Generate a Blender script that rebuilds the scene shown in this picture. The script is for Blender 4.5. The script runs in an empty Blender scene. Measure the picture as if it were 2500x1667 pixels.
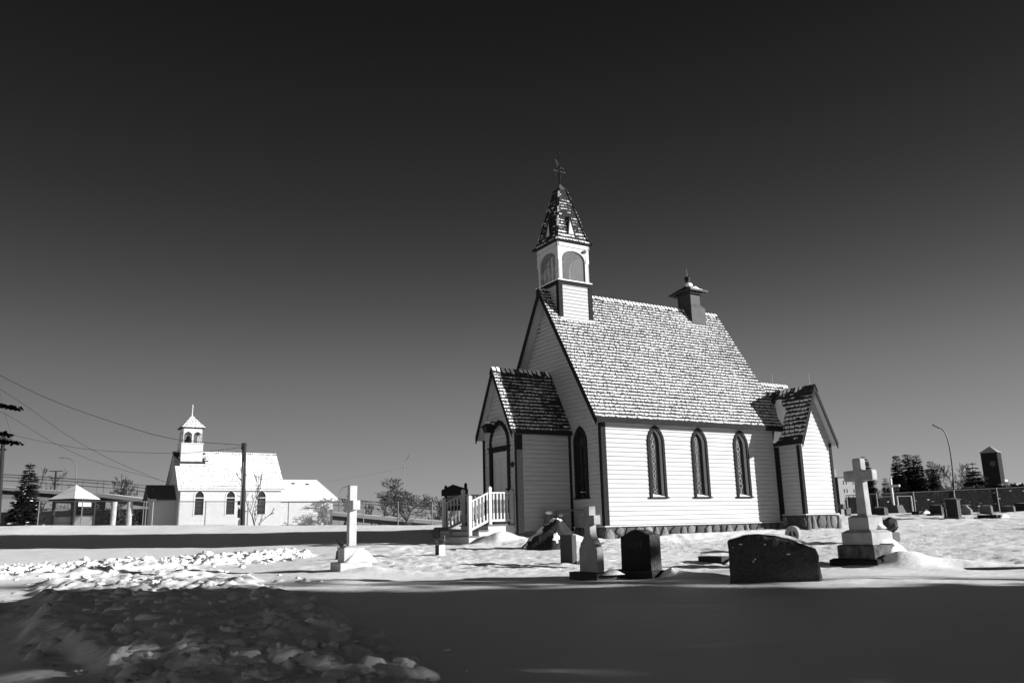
import bpy, math, random
import numpy as np
from mathutils import Vector, Matrix
R = math.radians
scene = bpy.context.scene
col = scene.collection
# ------------------------------------------------------------------ camera, sky, sun, exposure
cam_d = bpy.data.cameras.new('camera'); cam = bpy.data.objects.new('camera', cam_d); col.objects.link(cam)
F_PX, PITCH, ROLL = 1991.3, 12.677, 1.368
cam_d.sensor_width = 36.0; cam_d.lens = F_PX * 36 / 2500; cam_d.clip_start = .05; cam_d.clip_end = 9000
cam.matrix_world = Matrix.Translation((0, 0, 1)) @ (Matrix.Rotation(R(90 + PITCH), 4, 'X') @ Matrix.Rotation(R(ROLL), 4, 'Z').inverted())
cam_d.dof.use_dof = True; cam_d.dof.focus_distance = 19; cam_d.dof.aperture_fstop = 4.5
scene.camera = cam
SUN_AZ, SUN_EL = -11.2, 14.0                      # azimuth counter-clockwise from +X
sv = Vector((math.cos(R(SUN_AZ)) * math.cos(R(SUN_EL)), math.sin(R(SUN_AZ)) * math.cos(R(SUN_EL)), math.sin(R(SUN_EL))))
sun_d = bpy.data.lights.new('sun', 'SUN'); sun_d.energy = 5.0; sun_d.angle = R(.55); sun_d.color = (1, 1, 1)
sun = bpy.data.objects.new('sun', sun_d); col.objects.link(sun); sun.rotation_euler = sv.to_track_quat('Z', 'Y').to_euler(); sun.location = sv * 60
world = bpy.data.worlds.new('World'); scene.world = world; world.use_nodes = True
nt = world.node_tree; nt.nodes.clear()
def N(nt, t, **k):
    n = nt.nodes.new(t)
    for a, b in k.items():
        if a.startswith('i_'): n.inputs[int(a[2:])].default_value = b
        else: setattr(n, a, b)
    return n
sky = N(nt, 'ShaderNodeTexSky', sky_type='NISHITA', sun_disc=False, sun_elevation=R(SUN_EL), sun_rotation=R(90 - SUN_AZ), altitude=1000, air_density=1.0, dust_density=.4, ozone_density=1.0)
sep = N(nt, 'ShaderNodeSeparateColor'); nt.links.new(sky.outputs[0], sep.inputs[0])
# red-filter black and white film response of the clear sky, by height above the horizon
tcw = N(nt, 'ShaderNodeTexCoord'); sw = N(nt, 'ShaderNodeSeparateXYZ'); nt.links.new(tcw.outputs['Generated'], sw.inputs[0])
fc = N(nt, 'ShaderNodeFloatCurve'); nt.links.new(sw.outputs[2], fc.inputs[1]); cv_ = fc.mapping.curves[0]
SKYC = [(0, .335), (.035, .325), (.08, .278), (.13, .222), (.18, .170), (.22, .128), (.27, .086), (.35, .047), (.43, .0285), (.5, .0195), (.58, .0128), (1, .007)]
cv_.points[0].location = SKYC[0]; cv_.points[1].location = SKYC[-1]
for p_ in SKYC[1:-1]: cv_.points.new(*p_)
fc.mapping.update()
m0 = N(nt, 'ShaderNodeMath', operation='POWER', i_1=.15); nt.links.new(sep.outputs[0], m0.inputs[0])
mx_ = N(nt, 'ShaderNodeMath', operation='MULTIPLY_ADD', i_1=.22, i_2=.97); nt.links.new(sw.outputs[0], mx_.inputs[0])
m1 = N(nt, 'ShaderNodeMath', operation='MULTIPLY'); nt.links.new(fc.outputs[0], m1.inputs[0]); nt.links.new(mx_.outputs[0], m1.inputs[1])
m2 = N(nt, 'ShaderNodeMath', operation='MULTIPLY'); nt.links.new(m1.outputs[0], m2.inputs[0]); nt.links.new(m0.outputs[0], m2.inputs[1])
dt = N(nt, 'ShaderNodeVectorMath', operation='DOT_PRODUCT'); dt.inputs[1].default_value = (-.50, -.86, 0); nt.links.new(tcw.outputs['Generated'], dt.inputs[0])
fill_ = N(nt, 'ShaderNodeMapRange', interpolation_type='SMOOTHSTEP'); fill_.inputs[1].default_value = -.1; fill_.inputs[2].default_value = .8; fill_.inputs[3].default_value = 0; fill_.inputs[4].default_value = 4.5; nt.links.new(dt.outputs['Value'], fill_.inputs[0])   # low sky behind the view brightened to add fill on shaded walls
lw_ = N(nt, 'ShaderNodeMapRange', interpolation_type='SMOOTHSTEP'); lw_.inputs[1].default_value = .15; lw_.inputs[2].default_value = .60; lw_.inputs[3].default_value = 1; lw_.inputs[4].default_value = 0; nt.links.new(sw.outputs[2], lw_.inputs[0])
hm_ = N(nt, 'ShaderNodeMath', operation='MULTIPLY_ADD', i_2=1.0); nt.links.new(fill_.outputs[0], hm_.inputs[0]); nt.links.new(lw_.outputs[0], hm_.inputs[1])
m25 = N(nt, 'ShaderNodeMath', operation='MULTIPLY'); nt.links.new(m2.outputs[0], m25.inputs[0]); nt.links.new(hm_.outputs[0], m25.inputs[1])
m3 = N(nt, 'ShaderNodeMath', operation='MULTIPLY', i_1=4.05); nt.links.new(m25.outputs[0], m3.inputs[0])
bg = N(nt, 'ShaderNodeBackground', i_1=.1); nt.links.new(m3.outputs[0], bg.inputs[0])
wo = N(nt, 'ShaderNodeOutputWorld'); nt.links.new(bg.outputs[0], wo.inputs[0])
scene.view_settings.view_transform = 'Standard'; scene.view_settings.look = 'None'
scene.view_settings.exposure = 1.03; scene.view_settings.gamma = 1
random.seed(7); rng = np.random.default_rng(7)

# ------------------------------------------------------------------ picture-to-place helpers (give real positions at a real distance)
def ray(px):
    pi, r = R(PITCH), R(ROLL); xr, yr = px[0] - 1250, px[1] - 833.5
    x = xr * math.cos(r) - yr * math.sin(r); yy = xr * math.sin(r) + yr * math.cos(r); x /= F_PX; u = -yy / F_PX
    return Vector((x, math.cos(pi) - u * math.sin(pi), math.sin(pi) + u * math.cos(pi)))
def at(px, Y):
    d = ray(px); return Vector((0, 0, 1)) + d * (Y / d.y)
YAW = R(31.094)
def frame(o, yaw=YAW): return Matrix.Translation(Vector(o)) @ Matrix.Rotation(yaw, 4, 'Z')

# ------------------------------------------------------------------ numpy noise
def _h(ix, iy, s):
    n = (ix.astype(np.int64) * 374761393 + iy.astype(np.int64) * 668265263 + s * 974634777) & 0xffffffff
    n = ((n ^ (n >> 13)) * 1274126177) & 0xffffffff
    return ((n ^ (n >> 16)) & 0xffff) / 65535.0
def vn(x, y, s=0):
    x = np.asarray(x, float); y = np.asarray(y, float)
    ix, iy = np.floor(x), np.floor(y); fx, fy = x - ix, y - iy; fx = fx * fx * (3 - 2 * fx); fy = fy * fy * (3 - 2 * fy)
    a, b, c, d = _h(ix, iy, s), _h(ix + 1, iy, s), _h(ix, iy + 1, s), _h(ix + 1, iy + 1, s)
    return (a + (b - a) * fx) * (1 - fy) + (c + (d - c) * fx) * fy - .5
def sst(x, a, b):
    t = np.clip((x - a) / (b - a), 0, 1); return t * t * (3 - 2 * t)

# ------------------------------------------------------------------ the lie of the snow
PY = [-400, 0, 10, 14, 18, 22, 26, 30, 33, 36, 38, 41, 46, 60, 400, 4000]
PZ = [.05, .05, .08, .13, .29, .46, .6, .71, .81, .97, 1.08, 1.08, .92, .85, .85, .85]
CX = [-60, -30, -22, -14, -5, 4, 16, 22, 60]; CZ = [.5, .46, .40, .22, .0, 0, .06, .0, .05]
PILE_A = [(-.6, 2.3, .55), (-.85, 3.3, .7), (-1.5, 5.2, .95), (-2.05, 6.3, 1.1), (-3.6, 9.3, 1.5), (-5.3, 12.6, 1.75), (-7.0, 15.6, 1.8)]
PILE_B = [(-17, 16.6, 1.7), (-12, 17.2, 1.8), (-9, 18, 1.8), (-7.2, 19.2, 1.3), (-6.2, 20.0, .7), (-5.3, 20.7, .3)]
DRIFTS = [(6.50, 14.25, .22, .42, .30, -.2), (7.35, 14.15, .13, .85, .22, -.2), (2.48, 13.30, .10, .26, .18, -.2), (2.95, 13.15, .07, .4, .14, -.2),
          (-2.75, 15.55, .10, .45, .24, -.2), (-2.1, 15.3, .06, .7, .2, -.2), (-.42, 23.1, .36, .60, .40, .3), (.9, 23.1, .20, .9, .5, .5), (1.6, 23.4, .12, .8, .5, .5),
          (5.0, 24.5, .09, 4.0, .7, .54), (9.5, 26.2, .05, 2.5, .9, .3), (3.7, 13.9, .06, .5, .2, -.2), (4.8, 12.0, .04, .8, .25, -.2), (.1, 22.3, .05, 1.6, .5, 0)]   # (x, y, height, radius along, radius across, yaw)
def seg_mask(x, y, pts, soft=.55):
    m = np.zeros_like(x)
    for (x0, y0, w0), (x1, y1, w1) in zip(pts[:-1], pts[1:]):
        dx, dy = x1 - x0, y1 - y0; t = np.clip(((x - x0) * dx + (y - y0) * dy) / (dx * dx + dy * dy), 0, 1)
        d = np.hypot(x - x0 - t * dx, y - y0 - t * dy); w = w0 + (w1 - w0) * t
        wob = w + .5 * vn(x * 1.1, y * 1.1, 5) + .25 * vn(x * 3, y * 3, 6)
        m = np.maximum(m, 1 - sst(d, wob - soft * (.55 if pts is PILE_A else 1), wob))
    return m
_lr = np.random.default_rng(11)
LUMPS = []
for pts, n in ((PILE_A, 1700), (PILE_B, 1300)):
    for _ in range(n):
        k = _lr.integers(0, len(pts) - 1); t = _lr.random(); a, b = pts[k], pts[k + 1]
        w = a[2] + (b[2] - a[2]) * t
        x = a[0] + (b[0] - a[0]) * t + _lr.uniform(-1.05, 1.05) * w; y = a[1] + (b[1] - a[1]) * t + _lr.uniform(-.6, .6) * w
        r = .03 + .085 * _lr.random() ** 2.6
        LUMPS.append((x, y, r * (1.25 if y < 5 else 1), r * (.2 + .40 * _lr.random()), _lr.random() * 3.14, .55 + .4 * _lr.random()))
def gbase(x, y):
    x = np.asarray(x, float); y = np.asarray(y, float)
    z = np.interp(y, PY, PZ)
    b = sst(y, 31, 39) * (1 - .6 * sst(y, 42, 50))
    return z + np.interp(x, CX, CZ) * b
def G(x, y, full=True):
    x = np.atleast_1d(np.asarray(x, float)); y = np.atleast_1d(np.asarray(y, float))
    z = gbase(x, y)
    far = 1 - sst(y, 60, 120)
    z = z + far * (.05 * vn(x * .22 + 3, y * .3, 1) + .045 * vn(x * .55, y * 1.1, 2) + .016 * vn(x * 1.6, y * 3.2, 3) + (.020 * vn(x * .9 + y * .3, y * 2.6, 31) + .007 * vn(x * 3.1 + y, y * 7, 32)) * (1 - sst(y, 13, 18)))
    for (dx, dy, h, ra, rb, yw) in DRIFTS:
        c, s = math.cos(yw), math.sin(yw); u = (x - dx) * c + (y - dy) * s; v = -(x - dx) * s + (y - dy) * c
        z = z + h * np.exp(-(u / ra) ** 2 - (v / rb) ** 2)
    th = sst(x, -6, -2) * sst(y + .13 * x, 14.2, 16.0) * (1 - sst(y, 34, 42)); z = z + th * (.042 * vn(x * 2.2, y * 4.0, 51) + .032 * vn(x * 5.5, y * 8, 52) + .022 * vn(x * 12, y * 13, 53))
    if full:
        ma = seg_mask(x, y, PILE_A); mb = seg_mask(x, y, PILE_B)
        m = np.maximum(ma, mb)
        near = (m > 0)
        hgt = .09 * ma * (1 - .6 * sst(y, 10, 14.5)) + .10 * mb * (1 - ma)
        z = z + hgt + m * (.09 * vn(x * 1.1, y * 1.1, 8) + .07 * vn(x * 2.7, y * 2.7, 9) + .04 * vn(x * 6, y * 6, 10) + .020 * vn(x * 14, y * 14, 11) + .007 * vn(x * 30, y * 30, 12))
        # ploughed lane to the left of the pile is a little lower
        z = z - .10 * sst(-x - .52 * y, .2, 1.0) * (1 - sst(y, 13, 16)) * (1 - m)
        if near.any() and x.size > 50:
            bump = np.zeros_like(z); order = np.arange(x.size)
            gx, gy = x.ravel(), y.ravel(); bz = bump.ravel(); mr = m.ravel()
            for (lx, ly, r, h, yw, asp) in LUMPS:
                idx = np.flatnonzero((np.abs(gx - lx) < r * 1.1) & (np.abs(gy - ly) < r * 1.1))
                if idx.size == 0: continue
                c, s = math.cos(yw), math.sin(yw); u = (gx[idx] - lx) * c + (gy[idx] - ly) * s; v = (-(gx[idx] - lx) * s + (gy[idx] - ly) * c) / asp
                q = 1 - (u * u + v * v) / (r * r); q = np.where(q > 0, np.minimum(np.sqrt(np.maximum(q, 0)) * 1.25, 1), 0) * h
                bz[idx] = np.maximum(bz[idx], q)
            z = z + bz.reshape(z.shape)
    return z
def g(x, y): return float(G(x, y, False)[0])
def on_ground(px, lo=3, hi=70):
    d = ray(px); prev = None; Y = lo
    while Y < hi:
        p = at(px, Y)
        if p.z <= float(gbase(p.x, p.y)): return Vector((p.x, p.y, p.z))
        Y += .05
    return at(px, 38)

# ------------------------------------------------------------------ materials (black and white picture: neutral greys)
MATS = {}
ALB = .56   # painted and stone surfaces as the red-filtered film records them
def mat(name, v, rough=.7, var=0, vscale=4, bump=0, bscale=40, spec=.15, stretch=None, dark=None, detail=6, metal=0):
    if name in MATS: return MATS[name]
    if 'snow' not in name: v *= ALB; var *= ALB; dark = dark * ALB if dark is not None else None
    m = bpy.data.materials.new(name); m.use_nodes = True; t = m.node_tree; b = t.nodes['Principled BSDF']
    b.inputs['Base Color'].default_value = (v, v, v, 1); b.inputs['Roughness'].default_value = rough
    b.inputs['Specular IOR Level'].default_value = spec; b.inputs['Metallic'].default_value = metal
    tc = N(t, 'ShaderNodeTexCoord'); src = tc.outputs['Object']
    if stretch:
        mp = N(t, 'ShaderNodeMapping'); mp.inputs['Scale'].default_value = stretch; t.links.new(src, mp.inputs[0]); src = mp.outputs[0]
    if var or dark is not None:
        nz = N(t, 'ShaderNodeTexNoise'); nz.inputs['Scale'].default_value = vscale; nz.inputs['Detail'].default_value = detail; nz.inputs['Roughness'].default_value = .6; t.links.new(src, nz.inputs[0])
        rp = N(t, 'ShaderNodeValToRGB'); t.links.new(nz.outputs[0], rp.inputs[0])
        a = dark if dark is not None else max(0, v - var); c = v if dark is not None else min(1, v + var)
        rp.color_ramp.elements[0].position = .32; rp.color_ramp.elements[0].color = (a, a, a, 1); rp.color_ramp.elements[1].position = .68; rp.color_ramp.elements[1].color = (c, c, c, 1)
        t.links.new(rp.outputs[0], b.inputs['Base Color'])
    if bump:
        n2 = N(t, 'ShaderNodeTexNoise'); n2.inputs['Scale'].default_value = bscale; n2.inputs['Detail'].default_value = 5; t.links.new(src, n2.inputs[0])
        bp = N(t, 'ShaderNodeBump'); bp.inputs['Strength'].default_value = bump; bp.inputs['Distance'].default_value = .02; t.links.new(n2.outputs[0], bp.inputs['Height']); t.links.new(bp.outputs[0], b.inputs['Normal'])
    MATS[name] = m; return m
def mat_attr(name, rough=.8, bump=.5, bscale=30):      # colour varies piece by piece through a face attribute
    m = mat(name, .3, rough, bump=bump, bscale=bscale); t = m.node_tree
    a = N(t, 'ShaderNodeAttribute', attribute_name='shade'); nz = N(t, 'ShaderNodeTexNoise'); nz.inputs['Scale'].default_value = 25; nz.inputs['Detail'].default_value = 6
    tc = N(t, 'ShaderNodeTexCoord'); t.links.new(tc.outputs['Object'], nz.inputs[0])
    mr = N(t, 'ShaderNodeMapRange'); mr.inputs[1].default_value = .3; mr.inputs[2].default_value = .7; mr.inputs[3].default_value = .7; mr.inputs[4].default_value = 1.25; t.links.new(nz.outputs[0], mr.inputs[0])
    mu = N(t, 'ShaderNodeMath', operation='MULTIPLY'); t.links.new(a.outputs['Fac'], mu.inputs[0]); t.links.new(mr.outputs[0], mu.inputs[1])
    t.links.new(mu.outputs[0], t.nodes['Principled BSDF'].inputs['Base Color']); return m
SNOW = .81
def snow_ground_mat():
    m = mat('snow_field', SNOW, .65, spec=.2); t = m.node_tree; b = t.nodes['Principled BSDF']
    tc = N(t, 'ShaderNodeTexCoord'); src = tc.outputs['Object']
    mp = N(t, 'ShaderNodeMapping'); mp.inputs['Scale'].default_value = (1, 2.2, 1); mp.inputs['Rotation'].default_value = (0, 0, R(12)); t.links.new(src, mp.inputs[0])
    n1 = N(t, 'ShaderNodeTexNoise'); n1.inputs['Scale'].default_value = 3.0; n1.inputs['Detail'].default_value = 8; n1.inputs['Roughness'].default_value = .62; t.links.new(mp.outputs[0], n1.inputs[0])
    n2 = N(t, 'ShaderNodeTexNoise'); n2.inputs['Scale'].default_value = 16; n2.inputs['Detail'].default_value = 6; n2.inputs['Roughness'].default_value = .7; t.links.new(mp.outputs[0], n2.inputs[0])
    # where the snow is thin over turf (behind the first graves) the surface is pebbly and grass tips show
    at1 = N(t, 'ShaderNodeAttribute', attribute_name='thin')
    b1 = N(t, 'ShaderNodeBump'); b1.inputs['Distance'].default_value = .05; b1.inputs['Strength'].default_value = .55; t.links.new(n1.outputs[0], b1.inputs['Height'])
    ms = N(t, 'ShaderNodeMath', operation='MULTIPLY_ADD', i_1=.95, i_2=.06); t.links.new(at1.outputs['Fac'], ms.inputs[0])
    b2 = N(t, 'ShaderNodeBump'); b2.inputs['Distance'].default_value = .06; t.links.new(ms.outputs[0], b2.inputs['Strength']); t.links.new(n2.outputs[0], b2.inputs['Height']); t.links.new(b1.outputs[0], b2.inputs['Normal']); t.links.new(b2.outputs[0], b.inputs['Normal'])
    n3 = N(t, 'ShaderNodeTexNoise'); n3.inputs['Scale'].default_value = 9; n3.inputs['Detail'].default_value = 9; n3.inputs['Roughness'].default_value = .75; t.links.new(mp.outputs[0], n3.inputs[0])
    ad = N(t, 'ShaderNodeMath', operation='MULTIPLY_ADD', i_1=.085); t.links.new(at1.outputs['Fac'], ad.inputs[0]); t.links.new(n3.outputs[0], ad.inputs[2])
    rp = N(t, 'ShaderNodeValToRGB'); t.links.new(ad.outputs[0], rp.inputs[0])
    rp.color_ramp.elements[0].position = .645; rp.color_ramp.elements[0].color = (SNOW, SNOW, SNOW, 1); rp.color_ramp.elements[1].position = .76; rp.color_ramp.elements[1].color = (.22, .22, .22, 1)
    t.links.new(rp.outputs[0], b.inputs['Base Color']); return m
M_SNOWG = snow_ground_mat()
M_SNOW = mat('packed_snow', SNOW, .6, bump=.4, bscale=35, spec=.2)
M_RSNOW = mat('thin_roof_snow', SNOW, .7, spec=.1); _t = M_RSNOW.node_tree
_tc = N(_t, 'ShaderNodeTexCoord'); _n = N(_t, 'ShaderNodeTexNoise'); _n.inputs['Scale'].default_value = 20; _n.inputs['Detail'].default_value = 4; _n.inputs['Roughness'].default_value = .7; _t.links.new(_tc.outputs['Object'], _n.inputs[0])
_r = N(_t, 'ShaderNodeValToRGB'); _t.links.new(_n.outputs[0], _r.inputs[0]); _r.color_ramp.elements[0].position = .41; _r.color_ramp.elements[0].color = (.05, .05, .05, 1); _r.color_ramp.elements[1].position = .49; _r.color_ramp.elements[1].color = (.72, .72, .72, 1); _t.links.new(_r.outputs[0], _t.nodes['Principled BSDF'].inputs['Base Color'])
M_WHITE = mat('white_siding_paint', .63, .55, var=.05, vscale=3, stretch=(.6, .6, 6), bump=.05, bscale=60)
M_WTRIM = mat('white_trim_paint', .74, .5, var=.02, vscale=8)
M_DARK = mat('dark_trim_paint', .03, .7, var=.008, vscale=12, spec=.04)
M_SHIN = mat('cedar_shingle', .045, .85, var=.025, vscale=18, bump=.4, bscale=80)
M_GLASS = mat('leaded_glass', .03, .12, spec=.5)
M_LEAD = mat('pale_leading', .55, .5)
M_STONE = mat_attr('field_stone')
M_MORT = mat('stone_mortar', .12, .9, bump=.4)
M_METAL = mat('dark_iron', .03, .4, metal=.6)
M_ZINC = mat('zinc_metal', .45, .35, metal=.8)
M_GALV = mat('galvanised_metal', .24, .5, metal=.2)
M_CHIM = mat('chimney_metal', .06, .6, var=.012, vscale=5)
M_BLACK = mat('black_paint', .012, .45)
M_CONC = mat('pale_weathered_concrete', .62, .85, dark=.42, vscale=5, bump=.25, bscale=50)
M_MARB = mat('pale_worn_marble', .80, .7, dark=.62, vscale=4, bump=.15, bscale=50)
M_GRAN = mat('dark_granite', .035, .55, dark=.015, vscale=60, bump=.2, bscale=60, detail=3)
M_GRANR = mat('rough_granite', .13, .9, dark=.05, vscale=30, bump=1.0, bscale=18)
M_GREYG = mat('grey_granite', .16, .7, dark=.09, vscale=40, bump=.3, bscale=40)
M_LGRAN = mat('light_granite', .34, .7, dark=.22, vscale=30, bump=.3, bscale=30)
M_WOOD = mat('dark_timber', .035, .8, dark=.018, vscale=6, stretch=(1, 1, .1))
M_POLE = mat('pole_timber', .05, .85, dark=.025, vscale=8, stretch=(3, 3, .2))
M_TREAD = mat('grey_stair_tread', .22, .8, var=.05, vscale=10)
M_BARK = mat('bark', .06, .9, dark=.03, vscale=14)
M_BARKL = mat('pale_bark', .16, .9, dark=.08, vscale=14)
M_NEED = mat('spruce_needles', .03, .9, dark=.012, vscale=6)
M_BRICK = mat('dark_brick', .02, .9, dark=.012, vscale=8)
M_ROOF2 = mat('asphalt_roof_dark', .10, .9, dark=.06, vscale=10)
M_SIGN = mat('sign_board_dark', .025, .5)

# ------------------------------------------------------------------ mesh builder
class MB:
    def __init__(s, M=None): s.v = []; s.f = []; s.M = M; s.sh = []
    def add(s, vs, fs, shade=None):
        n = len(s.v)
        s.v += [tuple(s.M @ Vector(v)) if s.M is not None else tuple(v) for v in vs]
        s.f += [tuple(i + n for i in f) for f in fs]; s.sh += [shade if shade is not None else .3] * len(fs)
    def quad(s, a, b, c, d): s.add([a, b, c, d], [(0, 1, 2, 3)])
    def hexa(s, p, shade=None):   # 8 corners: bottom 0-3, top 4-7
        s.add(p, [(0, 3, 2, 1), (4, 5, 6, 7), (0, 1, 5, 4), (1, 2, 6, 5), (2, 3, 7, 6), (3, 0, 4, 7)], shade)
    def box(s, x0, y0, z0, x1, y1, z1, shade=None):
        s.hexa([(x0, y0, z0), (x1, y0, z0), (x1, y1, z0), (x0, y1, z0), (x0, y0, z1), (x1, y0, z1), (x1, y1, z1), (x0, y1, z1)], shade)
    def frus(s, cx, cy, z0, z1, a0, b0, a1, b1):
        s.hexa([(cx - a0, cy - b0, z0), (cx + a0, cy - b0, z0), (cx + a0, cy + b0, z0), (cx - a0, cy + b0, z0), (cx - a1, cy - b1, z1), (cx + a1, cy - b1, z1), (cx + a1, cy + b1, z1), (cx - a1, cy + b1, z1)])
    def beam(s, a, b, w, h=None):   # square bar between two points
        a, b = Vector(a), Vector(b); h = h or w; d = (b - a).normalized()
        up = Vector((0, 0, 1)) if abs(d.z) < .95 else Vector((0, 1, 0)); sx = d.cross(up).normalized() * w / 2; sy = sx.normalized().cross(d) * h / 2
        s.hexa([a - sx - sy, a + sx - sy, a + sx + sy, a - sx + sy, b - sx - sy, b + sx - sy, b + sx + sy, b - sx + sy])
    def tube(s, pts, rs, n=6, cap=True):
        pts = [Vector(p) for p in pts]; rs = rs if hasattr(rs, '__len__') else [rs] * len(pts); vs = []; k = len(pts)
        pd = None
        for i, p in enumerate(pts):
            d = (pts[min(i + 1, k - 1)] - pts[max(i - 1, 0)]).normalized()
            if pd is None: up = Vector((0, 0, 1)) if abs(d.z) < .9 else Vector((1, 0, 0)); sx = d.cross(up).normalized()
            else: sx = (sx - d * sx.dot(d)).normalized()
            sy = d.cross(sx); pd = d
            vs += [p + (sx * math.cos(2 * math.pi * j / n) + sy * math.sin(2 * math.pi * j / n)) * rs[i] for j in range(n)]
        fs = [(i * n + j, i * n + (j + 1) % n, (i + 1) * n + (j + 1) % n, (i + 1) * n + j) for i in range(k - 1) for j in range(n)]
        if cap: fs += [tuple(range(n - 1, -1, -1)), tuple(range((k - 1) * n, k * n))]
        s.add(vs, fs)
    def lathe(s, c, prof, n=16, cap=True):
        vs = [(c[0] + r * math.cos(2 * math.pi * j / n), c[1] + r * math.sin(2 * math.pi * j / n), c[2] + z) for r, z in prof for j in range(n)]
        k = len(prof); fs = [(i * n + j, i * n + (j + 1) % n, (i + 1) * n + (j + 1) % n, (i + 1) * n + j) for i in range(k - 1) for j in range(n)]
        if cap: fs += [tuple(range(n - 1, -1, -1)), tuple(range((k - 1) * n, k * n))]
        s.add(vs, fs)
    def prism(s, pts, d):      # polygon extruded by vector d
        d = Vector(d); n = len(pts); a = [Vector(p) for p in pts]
        s.add(a + [p + d for p in a], [tuple(range(n - 1, -1, -1)), tuple(range(n, 2 * n))] + [(i, (i + 1) % n, n + (i + 1) % n, n + i) for i in range(n)])
    def strip(s, A, B, closed=False):
        n = len(A); k = n if closed else n - 1
        s.add(list(A) + list(B), [(i, (i + 1) % n, n + (i + 1) % n, n + i) for i in range(k)])
    def blob(s, c, r, seed=0, amp=.15, nu=18, nv=10, zmin=-1, freq=1.6, shade=None):
        vs = []; fs = []
        for i in range(nv + 1):
            ph = -math.pi / 2 + math.pi * i / nv
            for j in range(nu):
                th = 2 * math.pi * j / nu; x, y, z = math.cos(ph) * math.cos(th), math.cos(ph) * math.sin(th), math.sin(ph)
                k = 1 + amp * 2 * float(vn(x * freq + seed * 3.1 + z * 1.7, y * freq + seed * 1.3 - z * freq, seed)) + amp * float(vn(x * freq * 2.7 + z * 3, y * freq * 2.7 - z * 2.1, seed + 9))
                z = max(z * k, zmin); vs.append((c[0] + r[0] * x * k, c[1] + r[1] * y * k, c[2] + r[2] * z))
        for i in range(nv):
            for j in range(nu): fs.append((i * nu + j, i * nu + (j + 1) % nu, (i + 1) * nu + (j + 1) % nu, (i + 1) * nu + j))
        s.add(vs, fs, shade)
    def mesh(s, name, m, smooth=False):
        me = bpy.data.meshes.new(name); me.from_pydata(s.v, [], s.f); me.materials.append(m)
        if m is M_STONE:
            a = me.attributes.new('shade', 'FLOAT', 'FACE'); a.data.foreach_set('value', s.sh)
        if smooth: me.polygons.foreach_set('use_smooth', [True] * len(me.polygons))
        me.update(); return me
    def build(s, name, m, parent=None, smooth=False, bevel=0, label=None):
        o = bpy.data.objects.new(name, s.mesh(name, m, smooth)); col.objects.link(o)
        if parent is not None: o.parent = parent
        if label: o['label'] = label
        if bevel:
            b = o.modifiers.new('edge', 'BEVEL'); b.width = bevel; b.segments = 2; b.limit_method = 'ANGLE'; b.angle_limit = R(40)
        return o
def thing(name, label, cat, o=(0, 0, 0), yaw=0, group=None):
    e = bpy.data.objects.new(name, None); col.objects.link(e); e.location = o; e.rotation_euler = (0, 0, yaw); e.empty_display_size = .3
    return tag(e, label, cat, group)
def tag(o, label, cat, group=None):
    o['label'] = label; o['category'] = cat
    if group: o['group'] = group
    return o
def copy_tree(o, parent=None):
    c = o.copy(); col.objects.link(c)
    if parent is not None: c.parent = parent
    for ch in list(o.children): copy_tree(ch, c)
    return c
def text_mesh(body, size, m, parent, name, M, extrude=.003, align='CENTER', bold=0):
    cu = bpy.data.curves.new(name, 'FONT'); cu.body = body; cu.size = size; cu.extrude = extrude; cu.align_x = align; cu.offset = bold; cu.resolution_u = 3
    t = bpy.data.objects.new(name, cu); col.objects.link(t); bpy.context.view_layer.update()
    me = bpy.data.meshes.new_from_object(t); bpy.data.objects.remove(t); me.materials.clear(); me.materials.append(m); me.transform(M)
    o = bpy.data.objects.new(name, me); col.objects.link(o); o.parent = parent; return o

# ------------------------------------------------------------------ generic building pieces
def arch_half(z, w, zs, zt):       # half width of a pointed arch of half width w at height z
    if z <= zs: return w
    if z >= zt: return 0
    h = zt - zs; r = (h * h + w * w) / (2 * w); return max(0, math.sqrt(max(0, r * r - (z - zs) ** 2)) - (r - w))
def arch_pts(w, z0, zs, zt, n=8):  # outline (u, z) from bottom left over the tip to bottom right
    L = [(-w, z0), (-w, zs)] + [(-arch_half(zs + (zt - zs) * i / n, w, zs, zt), zs + (zt - zs) * i / n) for i in range(1, n)] + [(0, zt)]
    return L + [(-u, z) for u, z in L[-2::-1]]
BOARD = .128
def clap(mb, o, u, n, z0, z1, rng_u, holes=(), step=BOARD, out=.02):
    """lapped boards on a vertical wall: o origin, u along, n outwards, rng_u(z)->(u0,u1), holes [(uc, w, zb, zs, zt)]"""
    o, u, n = Vector(o), Vector(u), Vector(n); k = 0
    while z0 + k * step < z1 - 1e-4:
        a = z0 + k * step; b = min(a + step, z1); k += 1
        A, B = rng_u(a + .002), rng_u(b - .002)
        segs = [(A[0], A[1], B[0], B[1])]
        for (uc, w, zb, zs, zt) in holes:
            if b <= zb or a >= zt: continue
            wa, wb = arch_half(a, w, zs, zt), arch_half(b, w, zs, zt)
            if wa <= 0: continue
            new = []
            for (p, q, r_, s_) in segs:
                if p < uc - wa: new.append((p, min(q, uc - wa), r_, min(s_, uc - wb)))
                if q > uc + wa: new.append((max(p, uc + wa), q, max(r_, uc + wb), s_))
            segs = new
        for (p, q, r_, s_) in segs:
            if q - p < .004: continue
            P = lambda x, z, d: o + u * x + n * d + Vector((0, 0, z))
            ob = out + random.uniform(-.0015, .0015); gr = min(step * .13, .016); a2 = a + gr
            mb.add([P(p, a2, -.012), P(q, a2, -.012), P(q, a2, ob), P(p, a2, ob), P(s_, b, .006), P(r_, b, .006), P(p, a, -.012), P(q, a, -.012), P(s_, b, -.012), P(r_, b, -.012)], [(0, 1, 2, 3), (3, 2, 4, 5), (6, 7, 1, 0), (5, 4, 8, 9), (0, 3, 5, 9), (1, 8, 4, 2)])
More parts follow.
